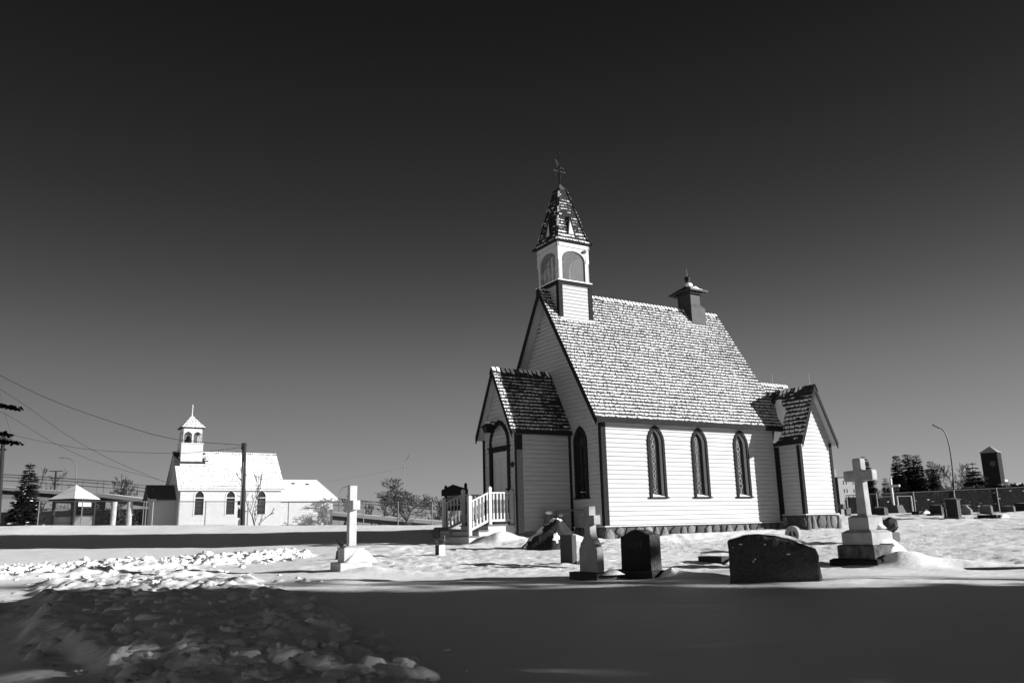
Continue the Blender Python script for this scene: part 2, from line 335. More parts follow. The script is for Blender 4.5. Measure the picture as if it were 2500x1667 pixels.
def shingles(o, u, v, rng_u, length, expo, width, cover, dark, snow, thick=.018, seed=0, jag=6, bare=.27):
    """courses of shingles with snow lying on them; o eave origin, u along, v up the slope"""
    rd = random.Random(seed); o, u, v = Vector(o), Vector(u).normalized(), Vector(v).normalized(); n = u.cross(v).normalized()
    if n.z < 0: n = -n
    k = 0; nr = int(round(length / expo)); expo = length / nr
    for j in range(nr):
        a, b = j * expo, (j + 1) * expo; ua, ub = rng_u(a), rng_u(min(b, length))
        x = ua[0] - rd.random() * width * .5
        while x < ua[1]:
            w = width * rd.uniform(.65, 1.3); x0 = max(x, ua[0]); x1 = min(x + w - .008, ua[1]); x += w
            if x1 - x0 < .02: continue
            # follow slanted ends
            def sl(xx, vv):
                c0, c1 = rng_u(vv); return min(max(xx, c0), c1)
            t0, t1 = sl(x0, b), sl(x1, b)
            if t1 - t0 < .004: t1 = t0 + .004
            lo = a + rd.uniform(-.005, .004); th = thick * rd.uniform(.8, 1.5)
            P = lambda xx, vv, d: o + u * xx + v * vv + n * d
            top = min(b + expo * .25, length); s0, s1 = sl(x0, top), sl(x1, top)
            dark.add([P(x0, lo, 0), P(x1, lo, 0), P(x1, lo, th), P(x0, lo, th), P(s1, top, .003), P(s0, top, .003), P(s1, top, -.002), P(s0, top, -.002)], [(0, 1, 2, 3), (3, 2, 4, 5), (0, 3, 5, 7), (1, 6, 4, 2)])
            c = cover((x0 + x1) / 2, (a + b) / 2)
            if rd.random() > c * 1.9: continue
            m = max(2, int(jag * (x1 - x0) / width)); ins = .007
            xs = [x0 + ins + (x1 - x0 - 2 * ins) * i / m for i in range(m + 1)]
            base = expo * (bare + (1 - min(c, 1)) * rd.uniform(.4, 1.1))
            lows = [lo + max(.004, base + expo * (.30 if bare > .1 else .15) * rd.random() ** 1.6) for _ in xs]
            hi = b + .006 if c > .6 else lo + expo * rd.uniform(.75, 1.0)
            hs = .010 * rd.uniform(.7, 1.3)
            def th_at(vv): return th * (1 - (vv - lo) / (top - lo)) + .003
            low = [P(xx, l, th_at(l) + hs * .3) for xx, l in zip(xs, lows)]
            mid = [P(xx, min(l + .015, hi), th_at(l) + hs) for xx, l in zip(xs, lows)]
            ths = [sl(xx, hi) for xx in xs]
            hiv = [P(xx, hi, th_at(hi) + hs * .9) for xx in ths]
            snow.strip(low, mid); snow.strip(mid, hiv)
            snow.strip([P(xx, l, th_at(l) - .004) for xx, l in zip(xs, lows)], low)
def cap_row(o, d, length, n_up, m, pitch=.16, w=.14, sl=1.6, snow=None, cover=.7, seed=3):
    """ridge caps: saddle pieces along a ridge"""
    rd = random.Random(seed); o, d = Vector(o), Vector(d).normalized(); s = d.cross(Vector((0, 0, 1))).normalized(); k = 0.0
    while k < length:
        a, b = k, min(k + pitch * 1.15, length + .02); k += pitch; la, lb = .035 + rd.uniform(0, .012), .012
        def P(t, side, dn, up): return o + d * t + s * side - Vector((0, 0, dn)) + Vector((0, 0, up))
        V = []
        for t, up in ((a, la), (b, lb)): V += [P(t, -w, w * sl, up), P(t, 0, 0, up), P(t, w, w * sl, up), P(t, w, w * sl, up - .02), P(t, 0, 0, up - .02), P(t, -w, w * sl, up - .02)]
        m.add(V, [(0, 1, 7, 6), (1, 2, 8, 7), (0, 5, 4, 1), (1, 4, 3, 2), (0, 6, 11, 5), (2, 3, 9, 8)])
        if snow is not None and rd.random() < cover:
            h = .014; q = rd.uniform(.5, .95)
            V = []
            for t, up in ((a + .03, la + h), (b - .035, lb + h + .008)): V += [P(t, -w * q, w * q * sl, up), P(t, 0, 0, up), P(t, w * q, w * q * sl, up)]
            snow.add(V, [(0, 1, 4, 3), (1, 2, 5, 4)])
def gothic_window(parent, o, u, n, uc, w, zb, zs, zt, fw=.085, inset=.10, leads=True, seed=0, glass=None, light_reveal=True, tracery=False):
    """frame ring proud of the wall, splayed reveal, recessed glass, sill with a pad of snow"""
    o, u, n = Vector(o), Vector(u), Vector(n); P = lambda x, z, d: o + u * (uc + x) + n * d + Vector((0, 0, z))
    A = arch_pts(w, zb, zs, zt); wi = w - fw; B = arch_pts(wi, zb, zs, zt - fw * 1.45)
    f = MB(); fo, fi = .045, .035
    f.strip([P(x, z, fo) for x, z in A], [P(x, z, fo) for x, z in B]); f.strip([P(x, z, 0) for x, z in A], [P(x, z, fo) for x, z in A]); f.strip([P(x, z, fo) for x, z in B], [P(x, z, -.005) for x, z in B])
    fr = f.build('window', M_DARK, parent)
    r = MB(); C = arch_pts(wi - .004, zb, zs, zt - fw * 1.45 - .006); r.strip([P(x, z, -.006) for x, z in C], [P(x * .94, z, -inset) for x, z in C]); r.build('reveal', M_WTRIM if light_reveal else M_DARK, fr)
    gl = MB(); gl.add([P(x * .97, z, -inset + .004) for x, z in C], [tuple(range(len(C)))]); gl.build('glass', glass or M_GLASS, fr)
    sl = MB(); a, b = P(-w - .03, zb - .05, 0), P(w + .03, zb, .085)
    sl.hexa([P(-w - .03, zb - .05, .0), P(w + .03, zb - .05, .0), P(w + .03, zb - .05, .08), P(-w - .03, zb - .05, .08), P(-w - .03, zb + .005, 0), P(w + .03, zb + .005, 0), P(w + .03, zb - .01, .08), P(-w - .03, zb - .01, .08)])
    sl.build('sill', M_DARK, fr)
    if leads:
        rd = random.Random(seed); L = MB(); zz = zb + .08; d = -inset + .012; side = -1
        pts = []
        cx = -.03
        while zz < zt - .35:
            h = rd.uniform(.10, .17); a = rd.uniform(.03, .09); kind = rd.random()
            if kind < .4: q = [(cx + a * math.cos(t), zz + h / 2 + h / 2 * math.sin(t)) for t in [i * math.pi / 4 for i in range(9)]]
            elif kind < .7: q = [(cx - a, zz), (cx - a * .3, zz + h * .4), (cx + a * .3, zz + h * .6), (cx + a, zz + h)]
            else: q = [(cx - a, zz + h), (cx, zz + h * .5), (cx, zz), (cx + a * .6, zz + .01)]
            for p0, p1 in zip(q[:-1], q[1:]): L.beam(P(*p0, d), P(*p1, d), .009)
            if kind > .4:
                for p0, p1 in zip(q[:-1], q[1:]): L.beam(P(2 * cx - p0[0], p0[1], d), P(2 * cx - p1[0], p1[1], d), .008)
            L.beam(P(cx, zz + h, d), P(cx, zz + h + .03, d), .008); zz += h + .02
        L.build('leading', M_LEAD, fr)
    return fr, P
def wedge_snow(parent, P, w, zb, inset, seed):
    s = MB(); k = 8; rd = random.Random(seed)
    top = [P(-w + 2 * w * i / k, zb + .07 * (1 - (i / k)) ** .5 + .012 + rd.uniform(0, .01), -inset + .01) for i in range(k + 1)]
    bot = [P(-w + 2 * w * i / k, zb + .012, .03) for i in range(k + 1)]
    s.strip(bot, top); s.strip([P(-w + 2 * w * i / k, zb - .0, .03) for i in range(k + 1)], bot)
    return s.build('sill_snow', M_SNOW, parent)

# ================================================================== the main church
CH = (2.472, 23.200, .919)
church = thing('church', 'white clapboard church with dark trim, snowy shingle roof, belfry and tall pointed spire', 'church', CH, YAW)
L, W, Hh, RX0, RX1 = 7.11, 4.99, 2.496, -.358, 7.444
EV, SLP = .254, 1.614; UZ = 3.29
X_, Y_, Z_ = Vector((1, 0, 0)), Vector((0, 1, 0)), Vector((0, 0, 1))
WIN = [(1.975, .325, .79, 2.36, 2.875), (3.705, .325, .79, 2.36, 2.875), (5.475, .32, .79, 2.36, 2.865)]
WF = (1.005, .335, .82, 2.36, 2.89)
m = MB(); clap(m, (0, 0, 0), X_, -Y_, 0, 3.05, lambda z: (0, L), [(c, w - .04, zb, zs, zt - .05) for c, w, zb, zs, zt in WIN]); m.build('wall', M_WHITE, church)
m = MB(); clap(m, (0, 0, 0), Y_, -X_, 0, 7.2, lambda z: (0, W) if z < UZ else ((z - UZ) / SLP, W - (z - UZ) / SLP), [(WF[0], WF[1] - .04, WF[2], WF[3], WF[4] - .05)]); m.build('wall', M_WHITE, church)
m = MB(); m.quad((0, W, 0), (L, W, 0), (L, W, 3.2), (0, W, 3.2)); m.build('wall', M_WHITE, church)
m = MB(); m.add([(L, 0, 0), (L, W, 0), (L, W, UZ), (L, Hh, 7.25), (L, 0, UZ)], [(0, 1, 2, 3, 4)]); m.build('wall', M_WHITE, church)
for c in WIN: 
    fr, P = gothic_window(church, (0, 0, 0), X_, -Y_, *c, seed=int(c[0] * 10)); wedge_snow(fr, P, c[1] - .09, c[2], .10, 4)
fr, P = gothic_window(church, (0, 0, 0), Y_, -X_, *WF, leads=False, light_reveal=False, inset=.05)
m = MB(); m.beam(P(-.25, 1.15, -.03), P(.25, 1.15, -.03), .05); m.beam(P(-.25, 1.7, -.03), P(.25, 1.7, -.03), .05); m.beam(P(0, .85, -.03), P(0, 2.3, -.03), .03); m.build('glazing_bar', M_DARK, fr)
m = MB(); m.beam(P(-.07, .97, -.01), P(.07, .97, -.01), .10, .02); m.build('notice_card', M_WTRIM, fr)
def board(x0, y0, z0, x1, y1, z1, name='corner_board', mt=None, parent=church): b = MB(); b.box(x0, y0, z0, x1, y1, z1); return b.build(name, mt or M_DARK, parent)
board(-.035, -.035, 0, .13, 0, 2.90); board(-.0351, .0, .0, 0, .10, 3.02)
board(L - .12, -.034, .0, L + .03, -.002, 2.9)
board(-.035, W - .1, 0, 0.03, W + .035, 3.0)
# foundation of field stones
def foundation(o, u, n, length, z0, z1, seed, parent=church):
    rd = random.Random(seed); mo = MB(); o, u, n = Vector(o), Vector(u), Vector(n); P = lambda a, z, d: o + u * a + n * d + Z_ * z
    mo.hexa([P(0, z0, 0), P(length, z0, 0), P(length, z0, -.1), P(0, z0, -.1), P(0, z1, 0), P(length, z1, 0), P(length, z1, -.1), P(0, z1, -.1)]); f = mo.build('foundation', M_MORT, parent)
    st = MB(); x = -.02
    while x < length:
        w = rd.uniform(.16, .46); split = rd.random() < .5; rows = [(z0, z1)] if not split else [(z0, z0 + (z1 - z0) * rd.uniform(.4, .6))]
        if split: rows.append((rows[0][1] + .01, z1))
        for a, b in rows:
            k = rd.randint(6, 9); cx, cz = x + w / 2, (a + b) / 2; sh = rd.choice([.05, .08, .11, .15, .19]) * rd.uniform(.85, 1.1)
            ang = sorted(2 * math.pi * (i + rd.uniform(-.3, .3)) / k for i in range(k)); sup = rd.uniform(1.7, 3.6); rot = rd.uniform(-.5, .5)
            ring = []
            for t in ang:
                c, s = math.cos(t), math.sin(t); r = (abs(c) ** sup + abs(s) ** sup) ** (-1 / sup) * rd.uniform(.88, 1.0); ring.append((min(max(cx + (c * math.cos(rot) - s * math.sin(rot)) * r * w * .53, -.03), length + .03), min(max(cz + (c * math.sin(rot) + s * math.cos(rot)) * r * (b - a) * .53, z0), z1)))
            d0 = .035 + rd.uniform(0, .035); tl = rd.uniform(-.02, .02)
            vs = [P(a_, b_, -.01) for a_, b_ in ring] + [P(cx + (a_ - cx) * .86, cz + (b_ - cz) * .86, d0 * .8 + tl * (a_ - cx) / w) for a_, b_ in ring] + [P(cx + (a_ - cx) * .45, cz + (b_ - cz) * .45, d0 + .012 + tl * (a_ - cx) / w) for a_, b_ in ring]
            fs = [(i, (i + 1) % k, k + (i + 1) % k, k + i) for i in range(k)] + [(k + i, k + (i + 1) % k, 2 * k + (i + 1) % k, 2 * k + i) for i in range(k)] + [tuple(2 * k + i for i in range(k))]
            st.add(vs, fs, sh)
        x += w + .012
    s_ = st.build('field_stones', M_STONE, f)
foundation((0, .02, 0), X_, -Y_, L, -.62, -.03, 5)
foundation((.02, 0, 0), Y_, -X_, 1.5, -.62, -.03, 6)
foundation((7.13, -.91, 0), X_, -Y_, 1.46, -.6, .18, 8)
foundation((7.13, -.91, 0), Y_, -X_, .92, -.6, .18, 9)
board(-.06, -.06, -.03, L + .02, 0, .0, 'water_table', M_WTRIM); board(-.06, -.0, -.03, 0, 1.52, .0, 'water_table', M_WTRIM)
# nave roof
def gable_roof(parent, x0, x1, yc, hw, ze, zr, axis='x', th=.05, rake=.145, near_cover=None, far=True, seed=1, expo=.148, width=.2, ridge_cov=.8, front_rake=True, back_rake=True, shing_far=False, far_cover=None, jag=6, bare=.27, msnow=None):
    """ridge along x (or along y with axis='y', x0/x1 then being y values and yc the x of the ridge)"""
    T = (lambda a, b, c: Vector((a, b, c))) if axis == 'x' else (lambda a, b, c: Vector((b, a, c)))
    k = (zr - ze) / hw; nl = math.hypot(1, k); tv = th * nl; deck = MB()
    for sgn in (-1, 1):
        e, r = yc + sgn * hw, yc
        deck.hexa([T(x0 + .02, e, ze - tv), T(x1 - .02, e, ze - tv), T(x1 - .02, r, zr - tv), T(x0 + .02, r, zr - tv), T(x0 + .02, e, ze), T(x1 - .02, e, ze), T(x1 - .02, r, zr), T(x0 + .02, r, zr)])
    rf = deck.build('roof', M_WTRIM, parent)
    rv = rake * nl
    for xx, on in ((x0, front_rake), (x1 - .035, back_rake)):
        if not on: continue
        for sgn in (-1, 1):
            e = yc + sgn * hw; rk = MB()
            rk.hexa([T(xx, e, ze - rv + .03), T(xx + .035, e, ze - rv + .03), T(xx + .035, yc, zr - rv + .03), T(xx, yc, zr - rv + .03), T(xx, e, ze + .012), T(xx + .035, e, ze + .012), T(xx + .035, yc, zr + .012), T(xx, yc, zr + .012)])
            rk.build('rake_board', M_DARK, rf)
    ln = math.hypot(hw, zr - ze); res = []
    for sgn, cov in ((-1, near_cover), (1, far_cover)):
        if cov is None:
            if sgn == 1 and not shing_far: 
                s = MB(); e = yc + sgn * hw; s.quad(T(x0, e, ze + .02), T(x1, e, ze + .02), T(x1, yc, zr + .02), T(x0, yc, zr + .02)); s.build('shingles', M_SHIN, rf); continue
            cov = lambda u, v: .5
        d, s = MB(), MB(); e = yc + sgn * hw
        shingles(T(x0 - .01, e + sgn * .02, ze + .014 - .02 * k), T(1, 0, 0), T(0, -sgn * hw, zr - ze), lambda v: (0, x1 - x0 + .02), ln + .02, expo, width, cov, d, s, seed=seed + sgn, jag=jag, bare=bare)
        d.build('shingles', M_SHIN, rf); s.build('roof_snow', msnow or M_RSNOW, rf)
    c, cs = MB(), MB(); cap_row(T(x0 - .02, yc, zr + .02), T(1, 0, 0), x1 - x0 + .03, 0, c, sl=k * .95, w=.11, snow=cs, cover=ridge_cov, seed=seed)
    rc = c.build('ridge_cap', M_SHIN, rf)
    if cs.v: cs.build('roof_snow', M_SNOW, rf)
    return rf
def cov_nave(u, v):
    x = u + RX0; c = .86 + .10 * float(vn(x * 1.3, v * 1.3, 21)) + .3 * float(vn(x * .5, v * .6, 22))
    z = v
    if v > 4.2 and x < 1.5: c -= .15 * (x > -.2)
    if v > 4.5 and 5.7 < x: c -= .08
    if v > 3.8 and x < .1: c -= .12
    if x > 6.6: c -= .10 * (v > 1.2)
    if v < .2: c -= .06
    return c
nave_roof = gable_roof(church, RX0, RX1, Hh, Hh + EV, 2.985, 7.42, near_cover=cov_nave, seed=31, ridge_cov=1.0, expo=.131, width=.185)
b = MB(); b.box(RX0 + .01, -EV - .05, 2.852, RX1 - .03, -EV + .005, 2.985); b.build('fascia', M_DARK, nave_roof)
b = MB(); b.box(0.0, -EV + .0055, 2.88, L + .1, -.004, 2.905); b.build('soffit', M_WTRIM, nave_roof)
# gable end return
b = MB(); b.box(RX0 + .036, -EV + .006, 2.88, -.001, -.0, 2.90); b.build('soffit', M_WTRIM, nave_roof)
# ---- porch
PX, PY0, PY1, PH, PR = -1.89, 1.52, 3.472, 2.64, 4.70
psl = (PR - 2.735) / (Hh - 1.415); PUZ = 2.735 + .105 * psl - .05 * math.hypot(1, psl)
m = MB(); clap(m, (0, PY0, 0), -X_, -Y_, -.1, PH + .06, lambda z: (0, -PX)); m.build('wall', M_WHITE, church)
DW, DZ = .56, 2.34
m = MB(); clap(m, (PX, PY0, 0), Y_, -X_, -.1, PR - .25, lambda z: (0, PY1 - PY0) if z < PUZ else ((z - PUZ) / psl, PY1 - PY0 - (z - PUZ) / psl), [(Hh - PY0 - .01, .5, -.3, 2.2, 2.21)]); m.build('wall', M_WHITE, church)
m = MB(); m.quad((PX, PY1, 0), (0, PY1, 0), (0, PY1, PH), (PX, PY1, PH)); m.build('wall', M_WHITE, church)
board(PX - .035, PY0 - .035, -.15, PX + .165, PY0, PH); board(PX - .0351, PY0, -.15, PX, PY0 + .085, PH + .02); board(-.10, PY0 - .034, -.12, -.021, PY0, PH)
board(PX - .035, PY1 - .085, -.1, PX, PY1 + .03, PH)
def cov_porch(u, v):
    c = .62 + .25 * float(vn(u * 2, v * 2, 41)) - .25 * sst(np.array(u), 1.2, 1.9) * (.5 + .5 * (v < 1.4)) 
    return float(c) + (.22 if u < .25 else 0)
porch_roof = gable_roof(church, PX - .243, .0, Hh, Hh - 1.415, 2.735, PR, near_cover=cov_porch, seed=51, rake=.11, back_rake=False, expo=.128, width=.17, ridge_cov=.9)
b = MB(); b.box(PX - .23, 1.415 - .035, 2.635, -.02, 1.415 + .004, 2.735); b.box(PX - .03, 1.419, 2.64, -.02, PY0 - .001, 2.66); b.build('fascia', M_DARK, porch_roof)
# door
dc = Hh - .01; o = Vector((PX, dc, 0)); P = lambda x, z, d: o + Y_ * x + X_ * (-d) + Z_ * z
d = MB(); d.box(PX + .02, dc - .46, .11, PX + .06, dc + .46, 2.215); 
door = d.build('door', M_WTRIM, church)
pn = MB()
for (a, b_, z0, z1) in ((-.36, -.06, .3, .85), (.06, .36, .3, .85), (-.36, -.06, 1.0, 2.03), (.06, .36, 1.0, 2.03)):
    for (p, q, r, s) in ((a, z0, b_, z0 + .015), (a, z1 - .015, b_, z1), (a, z0, a + .015, z1), (b_ - .015, z0, b_, z1)): pn.box(PX + .008, dc + p, q, PX + .02, dc + r, s)
pn.build('door_panel', mat('door_panel_paint', .68, .5), door)
for z in (.93, 1.10):
    k = MB(); k.tube([(PX + .02, dc - .38, z), (PX - .05, dc - .38, z)], [.02, .03], 10); k.build('door_handle', M_METAL, door)
f = MB(); 
for s in (-1, 1): f.box(PX - .05, dc + s * .53 - .065, .05, PX + .02, dc + s * .53 + .065, 2.215)
f.box(PX - .06, dc - .60, 2.2155, PX + .02, dc + .60, 2.34); f.box(PX - .08, dc - .66, 2.3405, PX - .0, dc + .66, 2.365)
f.build('door_frame', M_DARK, church)
f = MB(); A = arch_pts(.585, 2.366, 2.42, 3.16, 12)[0:]; B = arch_pts(.475, 2.366, 2.42, 3.02, 12)
f.strip([P(x, z, .05) for x, z in A], [P(x, z, .05) for x, z in B]); f.strip([P(x, z, 0) for x, z in A], [P(x, z, .05) for x, z in A]); f.strip([P(x, z, .05) for x, z in B], [P(x, z, 0) for x, z in B]); f.build('door_arch', M_DARK, church)
b = MB(); b.tube([P(-.73, 1.79, .01), P(-.73, 1.79, .04)], .085, 18); pq = b.build('plaque', M_BLACK, church); pq.scale = (1, 1, 1)
lamp = MB(); lamp.tube([P(.02, 3.05, .0), P(.1, 3.12, .2), P(.12, 3.02, .32)], .02, 6); lamp.frus(PX - .33, dc + .12, 2.78, 2.96, .09, .09, .15, .15); lamp.frus(PX - .33, dc + .12, 2.96, 3.06, .17, .17, .05, .05)
lo = lamp.build('wall_lantern', M_BLACK, church); s = MB(); s.blob((PX - .33, dc + .12, 3.07), (.07, .07, .03), 3); s.build('lantern_snow', M_SNOW, lo)
# ---- vestry annexe
AX0, AX1, AY, AZ = 7.11, 8.60, -.93, .21
asl = (4.28 - 2.475) / (.745 + .10); AUZ = 2.475 + .10 * asl - .045 * math.hypot(1, asl)
m = MB(); clap(m, (AX0, AY, 0), X_, -Y_, AZ, 4.15, lambda z: (0, AX1 - AX0) if z < AUZ else ((z - AUZ) / asl, AX1 - AX0 - (z - AUZ) / asl)); m.build('wall', M_WHITE, church)
m = MB(); clap(m, (AX0, AY, 0), Y_, -X_, AZ, 2.42, lambda z: (0, -AY)); m.build('wall', M_WHITE, church)
m = MB(); m.quad((AX1, AY, AZ), (AX1, 1.4, AZ), (AX1, 1.4, 2.42), (AX1, AY, 2.42)); m.build('wall', M_WHITE, church)
board(AX0 - .035, AY - .035, AZ, AX0 + .085, AY, 2.42); board(AX0 - .0351, AY, AZ, AX0, AY + .085, 2.40); board(AX0 - .034, -.13, AZ + .02, AX0, -.035, 2.38); board(AX1 - .085, AY - .035, AZ, AX1 + .03, AY, 2.45)
board(AX0 - .06, AY - .06, AZ - .03, AX1 + .05, AY, AZ, 'water_table', M_WTRIM); board(AX0 - .06, AY, AZ - .03, AX0, -.04, AZ, 'water_table', M_WTRIM)
cov_a = lambda u, v: .66 + .35 * float(vn(u * 2.3, v * 2.3, 61)) + (.15 if .5 < u < 1.3 and .3 < v < 1.1 else 0) - (.3 if v > 1.6 else 0) - (.2 if v < .15 else 0)
annex_roof = gable_roof(church, AY - .25, 1.9, (AX0 + AX1) / 2, .845, 2.475, 4.28, axis='y', near_cover=cov_a, seed=71, rake=.10, back_rake=False, expo=.15, width=.19, ridge_cov=.35)
b = MB(); b.box(AX0 - .135, AY - .24, 2.375, AX0 - .096, -.06, 2.475); b.box(AX0 - .0955, AY - .03, 2.38, AX0 - .036, -.06, 2.395); b.box(AX1 + .1, AY - .24, 2.375, AX1 + .135, 1.4, 2.475); b.build('fascia', M_DARK, annex_roof)
vs = MB(); nu_, nv_ = 26, 20; grid = []
for i in range(nu_):
    for j in range(nv_):
        y = -.62 + 1.5 * i / (nu_ - 1); t = j / (nv_ - 1); x = AX0 - .10 + .80 * t
        z = 2.475 + (x - (AX0 - .1)) * asl
        mk = math.exp(-((y + .02 - .28 * t) / .30) ** 2 - ((t - .42) / .40) ** 2) * .24 + .05 * float(vn(y * 6, t * 5, 4)) - .035
        grid.append((x - mk * .75, y, z + mk * .45))
vs.add(grid, [(i * nv_ + j, (i + 1) * nv_ + j, (i + 1) * nv_ + j + 1, i * nv_ + j + 1) for i in range(nu_ - 1) for j in range(nv_ - 1)]); vs.build('roof_snow', M_SNOW, annex_roof, smooth=True)
for px, nm in (((1976, 935), 0), ((1908, 941), 1)):
    b = MB(); x, y, z = ((AX0 + AX1) / 2, -.98, 4.25) if nm == 0 else (10.1, Hh, 5.0)
    b.tube([(x, y, z), (x, y, z + .42)], [.012, .006], 5); b.build('lightning_rod', M_METAL, church)
# ---- chancel
m = MB(); m.box(L, 1.2, -.3, 10.55, 3.8, 2.7); m.prism([(10.55, 1.2, 2.7), (10.55, 3.8, 2.7), (10.55, Hh, 4.85)], (-3.3, 0, 0)); m.build('wall', M_WHITE, church)
gable_roof(church, 7.2, 10.87, Hh, 1.5, 2.62, 5.0, near_cover=lambda u, v: .75, seed=91, ridge_cov=1.0)
# ---- belfry tower
TX, TW, BW = .647, .625, .600
bm_ = MB()
for (o, u, n) in (((-TW, -TW, 0), X_, -Y_), ((-TW, TW, 0), -Y_, -X_), ((TW, -TW, 0), Y_, X_), ((TW, TW, 0), -X_, Y_)):
    clap(bm_, o, u, n, 6.2, 7.60, lambda z: (0, 2 * TW), step=.115, out=.012)
tower = bm_.build('belfry', M_WHITE, church); tower.location = (TX, Hh, 0)
cb = MB()
for sx in (-1, 1):
    for sy in (-1, 1):
        x, y = sx * TW, sy * TW; cb.box(min(x, x + sx * .03), min(y + sy * .03, y - sy * .12), 6.1, max(x, x + sx * .03), max(y + sy * .03, y - sy * .12), 7.60); cb.box(min(x, x - sx * .12), min(y, y + sy * .0295), 6.1, max(x, x - sx * .12), max(y, y + sy * .0295), 7.60)
for sy in (-1, 1): cb.box(-TW + .12, sy * (TW + .015) - .0145, 7.5, TW - .12, sy * (TW + .015) + .0145, 7.6); cb.box(sy * (TW + .015) - .0145, -TW + .12, 7.5, sy * (TW + .015) + .0145, TW - .12, 7.6)
cb.build('corner_board', M_DARK, tower)
tp = MB(); tp.box(-TW - .05, -TW - .05, 7.60, TW + .05, TW + .05, 7.63); tp.build('belfry_deck', M_DARK, tower)
sb = MB(); sb.box(-TW - .04, -TW - .04, 7.6305, TW + .04, TW + .04, 7.665); sb.build('deck_snow', M_SNOW, tower)
for (u, n) in ((X_, -Y_), (-Y_, -X_), (Y_, X_), (-X_, Y_)):
    m = MB(); o = n * BW; hw = .455; zs_, zt_, z0, z1 = 8.40, 8.685, 7.63, 8.80; n_ = 20
    us = [-hw + 2 * hw * i / n_ for i in range(n_ + 1)]; za = [zs_ + (zt_ - zs_) * math.sqrt(max(0, 1 - (x / hw) ** 2)) ** 1.0 for x in us]
    P2 = lambda x, z, d: o + u * x + n * d + Z_ * z
    for d0 in (0, -.04): m.strip([P2(x, z, d0) for x, z in zip(us, za)], [P2(x, z1, d0) for x in us])
    m.strip([P2(x, z, 0) for x, z in zip(us, za)], [P2(x, z, -.04) for x, z in zip(us, za)])
    for s in (-1, 1):
        a, b = sorted((s * hw, s * BW)); q = [P2(a, z0, 0), P2(b, z0, 0), P2(b, z0, -.04), P2(a, z0, -.04), P2(a, z1, 0), P2(b, z1, 0), P2(b, z1, -.04), P2(a, z1, -.04)]; m.hexa(q)
        a, b = sorted((s * (hw + .02), s * (BW + .006))); q = [P2(a, 8.32, .012), P2(b, 8.32, .012), P2(b, 8.32, 0), P2(a, 8.32, 0), P2(a, z1 - .01, .012), P2(b, z1 - .01, .012), P2(b, z1 - .01, 0), P2(a, z1 - .01, 0)]; m.hexa(q)
    m.hexa([P2(-BW - .03, z1, .03), P2(BW + .03, z1, .03), P2(BW + .03, z1, -.04), P2(-BW - .03, z1, -.04), P2(-BW - .03, 8.93, .03), P2(BW + .03, 8.93, .03), P2(BW + .03, 8.93, -.04), P2(-BW - .03, 8.93, -.04)])
    bf = m.build('arcade', M_WTRIM, tower)
    s = MB(); sx = [-hw + 2 * hw * i / 40 for i in range(41)]
    for x in sx: 
        zz = zs_ + (zt_ - zs_) * math.sqrt(max(0, 1 - (x / hw) ** 2)); s.beam(P2(x, 7.66, -.05), P2(x, zz, -.05), .006)
    k = 7.68
    while k < zt_:
        hx = hw if k < zs_ else hw * math.sqrt(max(0, 1 - ((k - zs_) / (zt_ - zs_)) ** 2)); s.beam(P2(-hx, k, -.05), P2(hx, k, -.05), .006); k += .024
    s.build('wire_screen', mat('pale_screen_wire', .32, .6), tower)
b = MB(); b.lathe((0, 0, 7.75), [(.26, 0), (.24, .04), (.19, .1), (.16, .25), (.13, .36), (.05, .42)], 20); b.tube([(0, 0, 8.17), (0, 0, 8.9)], .02); b.build('bell', M_METAL, tower, smooth=True)
b = MB(); b.tube([(-.25, -.15, 7.65), (-.25, -.15, 8.1)], .03); b.tube([(.02 + .5 * math.cos(t), -.2, 8.0 + .45 * math.sin(t)) for t in [math.pi - i * .14 for i in range(13)]], .012, 5); b.build('bell_wheel', M_WTRIM, tower)
b = MB(); b.box(-.56, -.56, 8.86, .56, .56, 8.9); b.build('belfry_ceiling', M_WTRIM, tower)
b = MB(); b.blob((.44, -BW - .05, 8.71), (.055, .07, .05), 2, amp=.02); b.box(.40, -BW - .03, 8.68, .48, -BW - .012, 8.76); b.build('security_light', mat('light_grey_plastic', .4, .4), tower)
PROF = [(8.96, .70), (9.09, .60), (9.36, .515), (9.80, .42), (11.02, .125)]
spire = MB(); spire.box(-.68, -.68, 8.94, .68, .68, 8.965)
for (z0, a), (z1, b_) in zip(PROF[:-1], PROF[1:]): spire.frus(0, 0, z0, z1, a - .01, a - .01, b_ - .01, b_ - .01)
spo = spire.build('spire', M_SHIN, church); spo.location = (TX, Hh, 0)
for fi, (u, n) in enumerate(((X_, -Y_), (-Y_, -X_), (Y_, X_), (-X_, Y_))):
    dk, sn = MB(), MB(); vv = 0
    for si, ((z0, a), (z1, b_)) in enumerate(zip(PROF[:-1], PROF[1:])):
        ln = math.hypot(z1 - z0, a - b_); v_ = (-n * (a - b_) + Z_ * (z1 - z0))
        cv = (.88, .62, .42, .32)[si] * (1 if fi == 0 else .6)
        shingles(n * a - u * a + Z_ * z0, u, v_, (lambda a, b_, ln: (lambda v: ((a - b_) * v / ln, 2 * a - (a - b_) * v / ln)))(a, b_, ln), ln, .118, .15, (lambda cv: lambda x, y: cv + .3 * float(vn(x * 5, y * 5, 5)))(cv), dk, sn, seed=200 + fi * 7 + si, thick=.022, jag=4)
    dk.build('shingles', M_SHIN, spo); sn.build('roof_snow', M_SNOW, spo)
hp = MB(); hs = MB()
